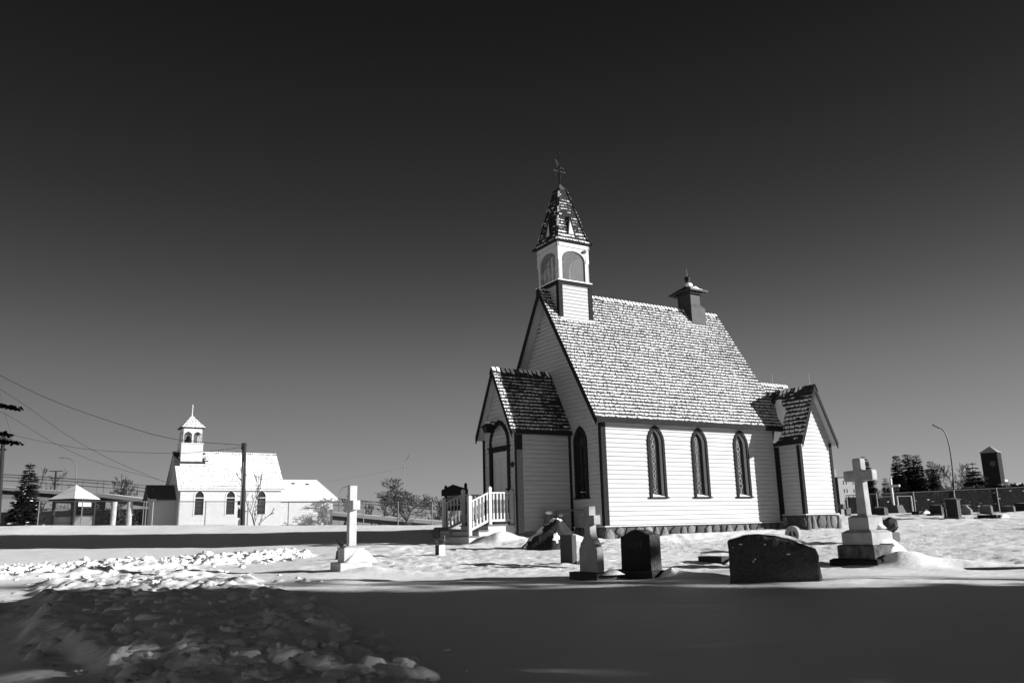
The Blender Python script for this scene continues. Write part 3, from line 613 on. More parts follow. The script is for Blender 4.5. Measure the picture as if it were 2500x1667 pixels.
for sx in (-1, 1):
    for sy in (-1, 1):
        for (z0, a), (z1, b_) in zip(PROF[:-1], PROF[1:]):
            k = 0; nn = max(1, int((z1 - z0) / .12))
            for i in range(nn):
                t0, t1 = i / nn, (i + 1.1) / nn; p = Vector((sx * (a + (b_ - a) * t0), sy * (a + (b_ - a) * t0), z0 + (z1 - z0) * t0)); q = Vector((sx * (a + (b_ - a) * t1), sy * (a + (b_ - a) * t1), z0 + (z1 - z0) * t1))
                out = Vector((sx, sy, 0)) * .018; hp.beam(p + out * 1.6, q + out * .5, .075, .02)
                if random.random() < .3: hs.beam(p + out * 2.3, q + out * 1.3, .05, .012)
ho = hp.build('hip_cap', M_SHIN, spo); hs.build('roof_snow', M_SNOW, spo)
cp = MB(); cp.frus(0, 0, 11.0, 11.24, .155, .155, .012, .012); cp.build('spire_cap', M_ZINC, spo)
for fi, (u, n) in enumerate(((X_, -Y_), (-Y_, -X_), (Y_, X_), (-X_, Y_))):
    P2 = lambda x, z, d: n * d + u * x + Z_ * z
    dm = MB(); dm.add([P2(-.12, 9.27, .56), P2(.12, 9.27, .56), P2(0, 9.84, .50)], [(0, 1, 2)]); d_ = dm.build('dormer', M_WTRIM, spo)
    r_ = MB()
    for s in (-1, 1): r_.hexa([P2(s * .16, 9.25, .58), P2(s * .125, 9.25, .58), P2(s * .125, 9.25, .42), P2(s * .16, 9.25, .42), P2(s * .03, 9.92, .52), P2(0, 9.86, .52), P2(0, 9.86, .30), P2(s * .03, 9.92, .30)])
    r_.hexa([P2(-.14, 9.24, .59), P2(.14, 9.24, .59), P2(.14, 9.24, .4), P2(-.14, 9.24, .4), P2(-.14, 9.268, .59), P2(.14, 9.268, .59), P2(.14, 9.268, .4), P2(-.14, 9.268, .4)]); r_.build('dormer_roof', M_SHIN, spo)
wv = MB(); wv.tube([(0, 0, 11.2), (0, 0, 12.45)], [.024, .015], 6)
for z, r in ((11.3, .03), (11.42, .035), (11.52, .055), (11.78, .03), (11.86, .045), (12.40, .045)): wv.lathe((0, 0, z), [(.001, -r * 1.2), (r * .8, -r * .6), (r, 0), (r * .8, r * .6), (.001, r * 1.2)], 10)
wv.tube([(0, 0, 12.4), (0, 0, 12.55)], [.02, .001], 6)
vane = wv.build('weather_vane', M_METAL, church); vane.location = (TX, Hh, 0)
a1 = MB(); a1.beam((-.22, 0, 11.70), (.22, 0, 11.70), .016); a1.beam((0, -.22, 11.70), (0, .22, 11.70), .016)
for x, y in ((-.22, 0), (.22, 0), (0, -.22), (0, .22)): a1.box(x - .014, y - .014, 11.675, x + .014, y + .014, 11.73)
a1.build('compass_arms', M_METAL, vane)
a2 = MB(); dv = Vector((-.25, .97, 0)).normalized(); a2.prism([dv * -.10 + Z_ * 11.80, dv * .0 + Z_ * 11.90, dv * .06 + Z_ * 12.05, dv * .16 + Z_ * 12.22, dv * .15 + Z_ * 12.05, dv * .10 + Z_ * 11.92, dv * .02 + Z_ * 11.80], (.02, .006, 0)); a2.build('vane_blade', M_ZINC, vane)
# ---- chimney
ch = MB(); ch.box(5.88, 2.14, 6.4, 6.56, 2.85, 7.50); ch.hexa([(5.88, 2.14, 7.5), (6.56, 2.14, 7.5), (6.56, 2.85, 7.5), (5.88, 2.85, 7.5), (5.90, 2.16, 7.62), (6.34, 2.16, 7.62), (6.34, 2.83, 7.62), (5.90, 2.83, 7.62)]); ch.box(5.90, 2.16, 7.62, 6.34, 2.83, 8.03)
cho = ch.build('chimney', M_CHIM, church)
b = MB(); b.box(5.80, 2.06, 8.00, 6.44, 2.93, 8.04); b.box(5.70, 1.92, 8.065, 6.54, 3.07, 8.13); b.frus(6.12, 2.495, 8.13, 8.38, .41, .56, .08, .10); b.build('chimney_cap', M_CHIM, cho)
b = MB(); b.lathe((6.13, 2.5, 8.38), [(.05, 0), (.05, .16), (.10, .17), (.10, .22), (.06, .23), (.06, .25), (.11, .26), (.11, .31), (.04, .37)], 16); b.tube([(6.13, 2.5, 8.7), (6.13, 2.5, 9.05)], [.01, .004], 5); b.build('flue_pot', M_METAL, cho)
b = MB(); b.blob((6.0, 2.3, 8.36), (.13, .1, .09), 3); b.blob((6.3, 2.35, 8.28), (.12, .12, .08), 4); b.blob((6.1, 2.2, 8.22), (.25, .16, .05), 5); b.blob((6.05, 1.98, 8.15), (.3, .03, .015), 6); b.build('chimney_snow', M_SNOW, cho, smooth=True)
# flashing under the tower
b = MB(); b.box(TX - TW - .04, Hh - TW - .10, 6.36 - .03, TX + TW + .05, Hh - TW - .03, 6.40); b.build('flashing', M_WTRIM, church)
# steam from the vent behind the vestry roof is left to the air

# ================================================================== entrance stairs (same frame)
stairs = thing('entrance_stairs', 'white railed wooden stairs and landing leading up to the church porch door', 'stairs', CH, YAW)
SY0, SY1 = 1.72, 3.40
lv = [(-2.76, -1.90, .115), (-3.06, -2.76, -.032), (-3.37, -3.06, -.178)]
for x0, x1, z in lv:
    b = MB(); b.box(x0 - .03, SY0 - .03, z - .035, x1, SY1 + .03, z); b.build('tread', M_TREAD, stairs)
    b = MB(); b.box(x0, SY0 + .01, z - .60, x1 - .001, SY1 - .01, z - .036); b.build('riser', M_WTRIM, stairs)
def post(x, y, z0, z1):
    b = MB(); b.box(x - .045, y - .045, z0, x + .045, y + .045, z1); b.frus(x, y, z1, z1 + .02, .05, .05, .05, .05); b.frus(x, y, z1 + .02, z1 + .06, .05, .05, .02, .02); return b.build('post', M_WTRIM, stairs)
def baluster(mb, x, y, z0, z1):
    h = z1 - z0; q = .022
    mb.box(x - q, y - q, z0, x + q, y + q, z0 + h * .24); mb.box(x - q, y - q, z1 - h * .24, x + q, y + q, z1)
    mb.lathe((x, y, z0 + h * .24), [(q, 0), (.010, .02), (.018, h * .06), (.011, h * .12), (.019, h * .26), (.011, h * .40), (.018, h * .46), (.010, h * .5 - .02), (q, h * .52)], 8, cap=False)
for y in (SY0 + .04, SY1 - .04):
    post(-3.32, y, -.178, .86); post(-2.68, y, .115, 1.10); 
    if y < 2: post(-1.97, y, .115, 1.02)
    r1 = MB(); r1.beam((-3.30, y, .74), (-2.70, y, 1.0), .06, .045); r1.beam((-3.30, y, -.02), (-2.70, y, .24), .045, .07); ro = r1.build('railing', M_WTRIM, stairs)
    for i in range(5):
        x = -3.21 + i * .11; t = (x + 3.30) / .6; b = MB(); baluster(b, x, y, .01 + .26 * t, .72 + .26 * t); b.build('baluster', M_WTRIM, ro)
    r1 = MB(); r1.box(-2.64, y - .03, .965, -1.93, y + .03, 1.005); r1.box(-2.64, y - .022, .19, -1.93, y + .022, .255); ro = r1.build('railing', M_WTRIM, stairs)
    for i in range(6):
        b = MB(); baluster(b, -2.56 + i * .115, y, .255, .965); b.build('baluster', M_WTRIM, ro)
# gas meter pipework on the wall
FC = frame(CH)
pipe = MB(); pipe.tube([(-.78, 1.25, -.2), (-.78, 1.25, .46), (.0 - .05, .95, .46), (-.05, .9, .40)], .022, 8); pipe.tube([(-.05, .9, .36), (-.05, .9, -.35)], .018, 8)
gm = thing('gas_meter', 'grey gas meter and bent pipes against the church wall behind the boulder', 'gas meter', CH, YAW)
pipe.build('pipe', M_GALV, gm); b = MB(); b.box(-1.10, 1.22, -.12, -.92, 1.42, .26); b.lathe((-1.02, 1.28, .26), [(.09, 0), (.09, .06), (.04, .12)], 10); b.lathe((-.62, 1.3, .1), [(.05, 0), (.09, .04), (.09, .12), (.03, .18)], 12); b.tube([(-1.25, 1.3, .28), (-.62, 1.3, .3)], .02); b.build('meter_body', M_GALV, gm, bevel=.01)
b = MB(); b.lathe((-.05, .9, .36), [(.10, 0), (.10, .015)], 12); b.build('vent_cap', M_GALV, gm)
b = MB(); b.blob((-1.02, 1.28, .40), (.11, .11, .06), 5); b.blob((-.62, 1.3, .32), (.08, .08, .04), 7); b.build('meter_snow', M_SNOW, gm, smooth=True)

# ================================================================== graves
def cap_heap(parent, c, r, seed, name='snow_cap'):
    b = MB(); n, k = 26, 9; vs = []; fs = []
    for i in range(k + 1):
        q = i / k; z = (1 - q * q) ** 1.6
        for j in range(n):
            th = 2 * math.pi * j / n; w = 1.1 * (1 + .9 * float(vn(math.cos(th) * 1.5 + seed * 2.3, math.sin(th) * 1.5 + seed, seed)))
            vs.append((c[0] + r[0] * q * w * math.cos(th), c[1] + r[1] * q * w * math.sin(th), c[2] - .012 + r[2] * 1.12 * z * (1 + .5 * float(vn(q * 2.5 * math.cos(th) + seed, q * 2.5 * math.sin(th), seed)))))
    for i in range(k):
        for j in range(n): fs.append((i * n + j, (i + 1) * n + j, (i + 1) * n + (j + 1) % n, i * n + (j + 1) % n))
    b.add(vs, fs); return b.build(name, M_SNOW, parent, smooth=True)
# big cross monument (right)
mo = thing('cross_monument', 'large pale stone cross on a four step pedestal right of the church', 'grave monument', (6.011, 14.109, .10), YAW)
cx, cy = .45, .48
def tier(z0, z1, hx, hy, ch_, m_, nm='pedestal_block'):
    b = MB(); b.box(cx - hx, cy - hy, z0, cx + hx, cy + hy, z1 - ch_); b.frus(cx, cy, z1 - ch_, z1, hx, hy, hx - ch_ * 1.5, hy - ch_ * 1.5); return b.build(nm, m_, mo, bevel=.006)
tier(-.2, .20, .46, .48, .03, mat('dark_stained_concrete', .045, .9, dark=.02, vscale=9, bump=.3, bscale=60)); 
t2 = tier(.19, .43, .355, .37, .02, mat('half_stained_concrete', .24, .9, dark=.04, vscale=7, bump=.3, bscale=60)); tier(.42, .68, .285, .305, .05, M_CONC); tier(.67, .93, .195, .205, .04, M_CONC)
b = MB(); k = .045
prof = []
def cross_prof(w, arm, za, zb, zt, r=.035):
    return [(-w, 0), (-w, za), (-arm, za), (-arm, zb), (-w, zb), (-w, zt), (w, zt), (w, zb), (arm, zb), (arm, za), (w, za), (w, 0)]
def cross_mesh(cxx, cyy, z0, w, arm, za, zb, zt, t, taper=0):
    b = MB(); pts = cross_prof(w, arm, za, zb, zt)
    b.prism([(cxx - t, cyy + y * (1 + taper * (1 - min(z / za, 1))) , z0 + z) for y, z in pts], (2 * t, 0, 0)); return b
cb = cross_mesh(cx, cy, .92, .085, .295, .60, .79, 1.0, .08, .15); cr = cb.build('cross', M_CONC, mo, bevel=.028)
cr.modifiers['edge'].segments = 3
cap_heap(mo, (.72, .20, .24), (.30, .26, .20), 3); cap_heap(mo, (.62, .30, .46), (.26, .2, .13), 4); cap_heap(mo, (.56, .34, .71), (.17, .15, .11), 5); cap_heap(mo, (.47, .47, .93), (.15, .15, .02), 6)
# left cross
ml = thing('cross_headstone', 'slim pale stone cross on a two block base standing alone at the left', 'grave monument', (-3.243, 15.468, .16), YAW)
b = MB(); b.box(0, 0, -.3, .62, .57, .235); b.build('pedestal_block', M_MARB, ml, bevel=.012)
b = MB(); b.box(.1, .10, .234, .50, .45, .50); b.frus(.30, .275, .50, .53, .2, .175, .11, .10); b.build('pedestal_block', M_MARB, ml, bevel=.012)
b = cross_mesh(.30, .27, .528, .068, .245, .66, .84, 1.12, .075, .06); b.build('cross', M_MARB, ml, bevel=.012)
cap_heap(ml, (.44, .14, .25), (.24, .15, .20), 8)
b = MB(); b.box(-.12, -.18, -.25, .85, 1.0, -.01); b.build('kerb_slab', M_GRAN, ml, bevel=.01)
# middle cross headstone
mm = thing('cross_headstone', 'grey cross headstone with rounded shoulders, left of the dark peaked headstone', 'headstone', (1.295, 13.218, .14), YAW)
b = MB(); b.box(-.08, 0, -.2, .32, .75, .10); b.build('base', M_GRAN, mm, bevel=.01)
pts = [(-.245, 0), (-.245, .34), (-.225, .385), (-.205, .40), (-.2, .44), (-.16, .47), (-.12, .52), (-.078, .60), (-.075, .74), (-.20, .74), (-.20, .885), (-.075, .885), (-.075, 1.03)]
pts = pts + [(-y, z) for y, z in pts[::-1]]
b = MB(); b.prism([(.05, .25 + .13 - y, .10 + z) for y, z in pts], (.13, 0, 0)); b.build('cross_stone', mat('middle_grey_stone', .58, .8, dark=.40, vscale=5, bump=.2, bscale=60), mm, bevel=.006)
cap_heap(mm, (.16, .10, .54), (.09, .05, .035), 2); cap_heap(mm, (.22, .0, .08), (.2, .16, .07), 3)
# block headstone
mb_ = thing('block_headstone', 'plain narrow dark upright block headstone in front of the snowy boulder', 'headstone', (1.052, 16.248, .13), YAW)
b = MB(); b.box(-.1, 0, -.2, .3, 1.0, .10); b.build('base', M_GRAN, mb_, bevel=.01)
b = MB(); b.box(.02, .01, .10, .13, .42, .66); b.build('stone', mat('mid_grey_granite', .09, .6, dark=.06, vscale=30, bump=.2), mb_, bevel=.006); cap_heap(mb_, (.2, -.02, .12), (.12, .15, .07), 4)
# dark peaked headstone
mh = thing('peaked_headstone', 'dark polished headstone with a peaked top and rough side, snow drifted at its right', 'headstone', (2.128, 13.200, .10), YAW)
b = MB(); b.box(-.05, 0, -.25, .34, 1.0, .15); b.build('base', M_GRAN, mh, bevel=.012)
pts = [(.12, .15), (.12, .70), (.20, .715), (.32, .755), (.44, .785), (.56, .775), (.68, .73), (.78, .69), (.86, .675), (.87, .15)]
b = MB(); b.prism([(.05, y, z) for y, z in pts], (.215, 0, 0)); b.build('stone', M_GRANR, mh)
b = MB(); b.prism([(.045, .13 + (y - .12) * .975, .155 + (z - .15) * .985) for y, z in pts], (.01, 0, 0)); b.build('polished_face', mat('polished_black_granite', .02, .5, spec=.04), mh)
text_mesh('HOPE', .155, mat('engraved_letters', .09, .8), mh, 'inscription', Matrix.Translation((.043, .49, .49)) @ Matrix.Rotation(R(-90), 4, 'Z') @ Matrix.Rotation(R(90), 4, 'X'), .001)
cap_heap(mh, (.16, .49, .755), (.10, .25, .02), 3); cap_heap(mh, (.26, -.10, .02), (.26, .20, .17), 5)
# rough rock headstone in the shade line
ro = thing('rock_headstone', 'wide rough dark granite boulder headstone with a curved top, nearest of the graves', 'headstone', (3.03, 12.17, .10), R(-14))
nx, nz = 60, 34; b = MB(); vs = []; fs = []
def rtop(t): return .12 + .69 * float(np.interp(t, [0, .02, .13, .2, .35, .55, .68, .8, .93, 1], [.86, .90, .94, .985, 1, .965, .90, .82, .735, .69]))
def layer(dy, sc):
    out = []
    for i in range(nx + 1):
        t = i / nx
        for j in range(nz + 1):
            w = j / nz; z = w * rtop(t); edge = min(t, 1 - t) * 1.33; e2 = (1 - w) * .6
            x = 1.27 * t + (.03 - .06 * t) * w + .03 * float(vn(w * 6, t * 3, 3))
            d = .05 * (1 - min(edge / .05, 1)) ** 2 + .05 * (1 - min(e2 / .05, 1)) ** 2
            y = dy + sc * d + sc * .045 * float(vn(x * 6, z * 6, 17)) + sc * .022 * float(vn(x * 19, z * 19, 18)); out.append((x, y, z - .12))
    return out
n1 = (nx + 1) * (nz + 1); A, B = layer(0, 1), layer(.26, -1); vs = A + B
for i in range(nx):
    for j in range(nz):
        q = i * (nz + 1) + j; fs.append((q, q + nz + 1, q + nz + 2, q + 1)); fs.append((n1 + q, n1 + q + 1, n1 + q + nz + 2, n1 + q + nz + 1))
for i in range(nx): q = i * (nz + 1) + nz; fs.append((q, q + nz + 1, n1 + q + nz + 1, n1 + q))
for j in range(nz):
    fs.append((j, j + 1, n1 + j + 1, n1 + j)); q = nx * (nz + 1) + j; fs.append((q + 1, q, n1 + q, n1 + q + 1))
b.add(vs, fs); b.build('rock', mat('speckled_dark_granite', .15, .9, dark=.06, vscale=38, bump=.9, bscale=45, detail=8), ro, smooth=True)
b = MB(); k = 26; rows = []
for yy, dz in ((.02, .004), (.06, .03), (.13, .045), (.20, .03), (.25, .0)):
    rows.append([(1.27 * (.08 + .90 * i / k), yy + .01, rtop(.08 + .90 * i / k) - .118 + dz * (.15 + 1.0 * sst(i / k, .35, .75)) * math.sin(math.pi * min(i / k + .04, 1)) ** .4) for i in range(k + 1)])
for a_, b_ in zip(rows[:-1], rows[1:]): b.strip(a_, b_)
b.build('snow_cap', M_SNOW, ro, smooth=True)
b = MB()
rd = random.Random(5)
for (t, w, l, s) in ((.17, .86, .10, .2), (.22, .84, .05, 0), (.43, .83, .09, .5), (.46, .86, .05, .1), (.53, .80, .05, 0), (.62, .76, .06, -.6), (.67, .71, .08, -.5), (.71, .68, .06, -.1), (.30, .58, .035, .6), (.28, .54, .02, .4), (.38, .9, .02, 0), (.07, .84, .015, 0), (.76, .68, .015, 0)):
    z = w * rtop(t) - .12; x = 1.27 * t; b.blob((x, .012, z), (l * .5, .012, .010 + .006 * rd.random()), int(t * 100), amp=.25, nu=10, nv=6)
b.build('snow_patch', M_SNOW, ro, smooth=True)
# low flat marker
O = on_ground((1762, 1377)); mk = thing('low_marker', 'small low dark block marker lying in snow left of the rough rock headstone', 'grave marker', O, YAW)
b = MB(); b.box(0, 0, -.1, .3, .62, .135); b.build('stone', M_GRAN, mk, bevel=.008); cap_heap(mk, (.3, -.06, .02), (.3, .10, .09), 4)
# round disc stone
O = at((1937, 1304.6), 18.5); ds = thing('round_headstone', 'round carved disc headstone showing above the rough rock headstone', 'headstone', (O.x, O.y, g(O.x, O.y)), YAW)
rz = O.z - g(O.x, O.y); b = MB()
ring = lambda r, x: [(x, r * math.cos(t), rz + r * math.sin(t)) for t in [2 * math.pi * i / 36 for i in range(36)]]
b.strip(ring(.19, -.05), ring(.19, .05), True); b.strip(ring(.15, -.05), ring(.19, -.05), True); b.strip(ring(.15, -.03), ring(.15, -.05), True); b.add(ring(.19, .05), [tuple(range(36))]); b.add(ring(.15, -.03), [tuple(range(35, -1, -1))]); b.build('disc', M_CONC, ds)
b = MB()
for s in (-1, 1): b.add([(-.034, s * .02, rz - .02), (-.034, s * .11, rz - .05), (-.034, s * .08, rz + .05), (-.034, s * .03, rz + .09)], [(0, 1, 2, 3)])
b.build('carving', M_GRAN, ds); b = MB(); b.box(-.06, -.12, -.1, .09, .12, rz - .15); b.box(.03, -.02, rz - .2, .09, .17, rz - .02); b.build('base', M_CONC, ds, bevel=.01)
# boulder on a pedestal
O = on_ground((2184, 1326)); pr = thing('boulder_monument', 'rough boulder balanced on a small stone block behind the large cross', 'grave monument', O, YAW)
sc = O.y / 1991.0; b = MB(); b.box(-.02, -.0, -.1, .24, .22, .255); b.build('pedestal_block', M_GREYG, pr, bevel=.01)
b = MB(); b.blob((.08, .14, .42), (.19, .19, .17), 14, amp=.3, nu=10, nv=7); b.build('boulder', mat('brown_boulder', .12, .9, dark=.04, vscale=9, bump=.6, bscale=25), pr)
# snowy boulder by the church
sb_ = thing('boulder', 'big dark boulder patched with snow lying beside the church corner', 'boulder', (.80, 20.75, .40), R(10))
b = MB(); k = 0; nu, nv = 40, 22; vs = []; fs = []
for i in range(nv + 1):
    ph = math.pi / 2 * (i / nv)
    for j in range(nu):
        th = 2 * math.pi * j / nu; sx, sy, sz = math.cos(ph) * math.cos(th), math.cos(ph) * math.sin(th), math.sin(ph)
        kk = 1 + .22 * float(vn(sx * 2.2 + 4, sy * 2.2 + sz * 2, 77)) + .10 * float(vn(sx * 6 + sz * 3, sy * 6, 78)) 
        cr2 = (abs(sx) ** 1.35 + abs(sy) ** 1.35 + abs(sz) ** 1.35) ** (-1 / 1.35)
        vs.append((.72 * sx * kk * cr2 * 1.0 + .22 * sz * cr2, .5 * sy * kk * cr2, .80 * sz * kk * cr2 - .03))
for i in range(nv):
    for j in range(nu): fs.append((i * nu + j, i * nu + (j + 1) % nu, (i + 1) * nu + (j + 1) % nu, (i + 1) * nu + j))
b.add(vs, fs)
mbld = mat('snow_patched_rock', .04, .9); t = mbld.node_tree; bs = t.nodes['Principled BSDF']; tc = N(t, 'ShaderNodeTexCoord')
nz1 = N(t, 'ShaderNodeTexNoise'); nz1.inputs['Scale'].default_value = 3.2; nz1.inputs['Detail'].default_value = 5; t.links.new(tc.outputs['Object'], nz1.inputs[0])
geo = N(t, 'ShaderNodeNewGeometry'); sx_ = N(t, 'ShaderNodeSeparateXYZ'); t.links.new(geo.outputs['Normal'], sx_.inputs[0])
ma = N(t, 'ShaderNodeMath', operation='MULTIPLY_ADD', i_1=.30); t.links.new(sx_.outputs[2], ma.inputs[0]); t.links.new(nz1.outputs[0], ma.inputs[2])
rp = N(t, 'ShaderNodeValToRGB'); t.links.new(ma.outputs[0], rp.inputs[0]); rp.color_ramp.elements[0].position = .735; rp.color_ramp.elements[0].color = (.022, .022, .022, 1); rp.color_ramp.elements[1].position = .75; rp.color_ramp.elements[1].color = (SNOW, SNOW, SNOW, 1); t.links.new(rp.outputs[0], bs.inputs['Base Color'])
n2 = N(t, 'ShaderNodeTexNoise'); n2.inputs['Scale'].default_value = 14; n2.inputs['Detail'].default_value = 8; t.links.new(tc.outputs['Object'], n2.inputs[0]); bp = N(t, 'ShaderNodeBump'); bp.inputs['Strength'].default_value = .8; bp.inputs['Distance'].default_value = .05; t.links.new(n2.outputs[0], bp.inputs['Height']); t.links.new(bp.outputs[0], bs.inputs['Normal'])
b.build('rock', mbld, sb_, smooth=True)
# small flat plate and bit of kerb
O = on_ground((1233, 1383)); b = MB(M=frame(O, R(-12))); b.box(0, 0, -.05, .42, .25, .012); tag(b.build('flat_marker', M_GRAN), 'small dark flat marker barely showing through snow, left of the plain block headstone', 'grave marker')
O = on_ground((2372, 1392)); b = MB(M=frame(O, R(-6))); b.box(0, 0, -.1, .95, .6, .03); tag(b.build('flat_marker', M_GRAN), 'long dark edge of a grave slab showing through snow right of the large cross', 'grave marker')
# flood lights
O = at((826, 1322), 19); O.z = g(O.x, O.y)
fl = thing('floodlight', 'small dark tilted floodlight on a stake behind the slim cross', 'floodlight', O, R(20)); fl.scale = (.6, .6, .72)
b = MB(); b.frus(0, 0, -.05, .26, .10, .07, .06, .05); b.tube([(-.03, 0, .22), (0, 0, .42)], .015); b.tube([(.06, 0, .22), (.08, 0, .40)], .015); b.build('stand', M_BLACK, fl)
b = MB(M=Matrix.Translation((.03, 0, .50)) @ Matrix.Rotation(R(42), 4, 'Y')); b.box(-.15, -.08, -.05, .15, .08, .06); b.box(.13, -.09, -.07, .16, .09, .08); b.build('lamp_head', M_BLACK, fl, bevel=.01)
O = on_ground((1072, 1355)); fr_ = thing('floodlight', 'dark hooded floodlight on a half white post in front of the church stairs', 'floodlight', O, YAW)
hz = O.y / 1991.0
b = MB(); b.box(0, 0, -.2, .16, .18, 24 * hz); b.build('post', M_WTRIM, fr_); b = MB(); b.box(-.012, 0, -.2, 0, .181, 24 * hz); b.build('dark_face', M_BLACK, fr_)
z0 = 26 * hz; b = MB(); b.tube([(.08, .30, z0 + .20), (.08, .30, z0 + .04), (.08, .22, z0), (.08, -.05, z0), (.08, -.14, z0 + .06), (.08, -.10, z0 + .24)], .012, 6); b.build('bracket', M_GALV, fr_)
b = MB(); b.prism([(-.04, -.11, z0 + .12), (-.04, .29, z0 + .10), (-.04, .31, z0 + .28), (-.04, .18, z0 + .38), (-.04, -.03, z0 + .38), (-.04, -.13, z0 + .28)], (.26, 0, 0)); b.box(-.06, .28, z0 + .25, .1, .40, z0 + .275); b.build('lamp_head', M_BLACK, fr_, bevel=.015)
# notice board behind the stairs
sg = thing('notice_board', 'dark timber notice board with a low gabled header behind the church stairs', 'notice board', (-2.09, 29, 0), 0)
gz = g(-2.1, 29); b = MB()
for x in (-.35, .345): 
    b = MB(); zt = 2.37 if x < 0 else 2.44; b.box(x - .05, -.05, gz - .1, x + .05, .05, zt); b.frus(x, 0, zt, zt + .05, .05, .05, .012, .012); b.build('post', M_WOOD, sg)
b = MB(); b.prism([(-.50, -.06, 2.04), (-.50, -.06, 2.25), (-.10, -.06, 2.44), (.43, -.06, 2.27), (.43, -.06, 2.10)], (0, .05, 0)); b.build('header', M_SIGN, sg)
b = MB(); b.box(-.29, -.03, 1.99, .29, .0, 2.09); b.build('name_strip', mat('pale_sign_strip', .35, .6), sg)
for z0, z1 in ((1.955, 1.985), (1.77, 1.91), (1.54, 1.71)):
    b = MB(); b.box(-.295, -.03, z0, .295, .0, z1); b.build('board', M_SIGN, sg)
b = MB()
for z0 in (1.915, 1.715): b.box(-.29, -.02, z0, .29, .0, z0 + .05)
b.build('light_strip', mat('pale_sign_strip', .35, .6), sg)
# ---- graves at the far right
def slab_stone(name, label, px_near, wpx, hpx, m_, t=.16, base=None, rounded=.04, cat='headstone', peak=0):
    O = on_ground(px_near); k = O.y / F_PX; w = wpx * k / 1.05; t *= .8; h = hpx * k; T = thing(name, label, cat, O, YAW); bz = 0
    if base: b = MB(); b.box(-.08, -.06, -.2, t + .12, w + .10, base * k); b.build('base', M_GREYG, T); bz = base * k
    pts = [(0, bz - .01), (0, h - rounded), (rounded, h), (w * .5, h + peak * k), (w - rounded, h), (w, h - rounded), (w, bz - .01)]
    b = MB(); b.prism([(0, y, z) for y, z in pts], (t, 0, 0)); b.build('stone', m_, T, bevel=.008); c = MB(); c.blob((t / 2, w / 2, h + peak * k * .5), (t * .6, w * .47, .012), 5); c.build('snow_cap', M_SNOW, T, smooth=True); return T, k
slab_stone('slab_headstone', 'wide dark headstone with snow on its top just right of the large cross shaft', (2160, 1258), 36, 19, M_GRAN, .35)
slab_stone('slab_headstone', 'dark grey rectangular headstone on a base, left of the tall dark headstone', (2300, 1258), 31, 25, M_GRAN, .2, base=5)
slab_stone('tall_headstone', 'tall dark headstone with a peaked top among the far right graves', (2341, 1266.5), 30, 47, M_GRAN, .3, base=5, peak=2)
slab_stone('round_top_headstone', 'pale grey headstone with a sloping shoulder right behind the tall dark one', (2371, 1256), 26, 23, M_LGRAN, .2, rounded=.22)
slab_stone('slab_headstone', 'light grey headstone with rounded corners behind the low dark slab at the far right', (2421, 1254), 29, 20, mat('pink_grey_granite', .2, .7, dark=.14, vscale=30), .2, base=2, rounded=.06)
slab_stone('slab_headstone', 'long grey headstone beside the leaning fence post at the far right edge', (2476, 1251), 33, 16, mat('pink_grey_granite2', .14, .7, dark=.09, vscale=30), .2)
slab_stone('slab_headstone', 'very dark wide headstone cut by the right edge of the view', (2512, 1247), 34, 19, M_GRAN, .25)
def low_slab(label, px, wpx, hpx):
    O = on_ground(px); k = O.y / F_PX; T = thing('grave_slab', label, 'grave marker', O, YAW); b = MB(); b.box(0, 0, -.1, .3, wpx * k / 1.05, hpx * k); b.build('stone', M_GRAN, T); cap_heap(T, (.35, -.1, .05), (.3, .14, hpx * k * .7), 3)
low_slab('low dark grave slab in front of the light grey rounded headstone', (2434, 1265), 49, 9)
low_slab('low dark slab on the snow left of the fence gate frame', (2245, 1255.5), 21, 7.5)
T = thing('flower_vase', 'dark flower arrangement standing at the left of the tall dark headstone', 'flowers', on_ground((2310, 1263)), 0)
b = MB(); b.lathe((0, 0, -.05), [(.08, 0), (.06, .2), (.05, .4)], 8); b.build('vase', M_BLACK, T); b = MB()
for i in range(16): b.blob((random.uniform(-.12, .12), random.uniform(-.1, .1), .45 + random.uniform(0, .3)), (.05, .05, .05), i, nu=6, nv=4)
b.build('flowers', mat('dried_flowers', .08, .9), T)
# thin white cross on a tapered plinth
O = on_ground((2191, 1250)); k = O.y / F_PX
T = thing('thin_cross', 'thin pale cross on a tapered grey plinth in front of the dark spruces', 'grave monument', O, YAW)
b = MB(); b.frus(.30, .35, -.1, 17 * k, .30, .42, .20, .30); b.build('plinth', M_GREYG, T); b = MB(); b.box(.26, .31, 17 * k, .34, .39, 81 * k); b.box(.255, .35 - .42, 60 * k, .345, .35 + .42, 65 * k); b.build('cross', M_MARB, T)
# bench end at the church's right
O = on_ground((2068, 1258)); T = thing('park_bench', 'low pale bench end beside the right corner of the church', 'bench', O, YAW); b = MB(); b.box(0, 0, 0, .3, .12, .28); b.box(-.2, .0, .28, 0, .7, .5); b.build('seat', M_GREYG, T)

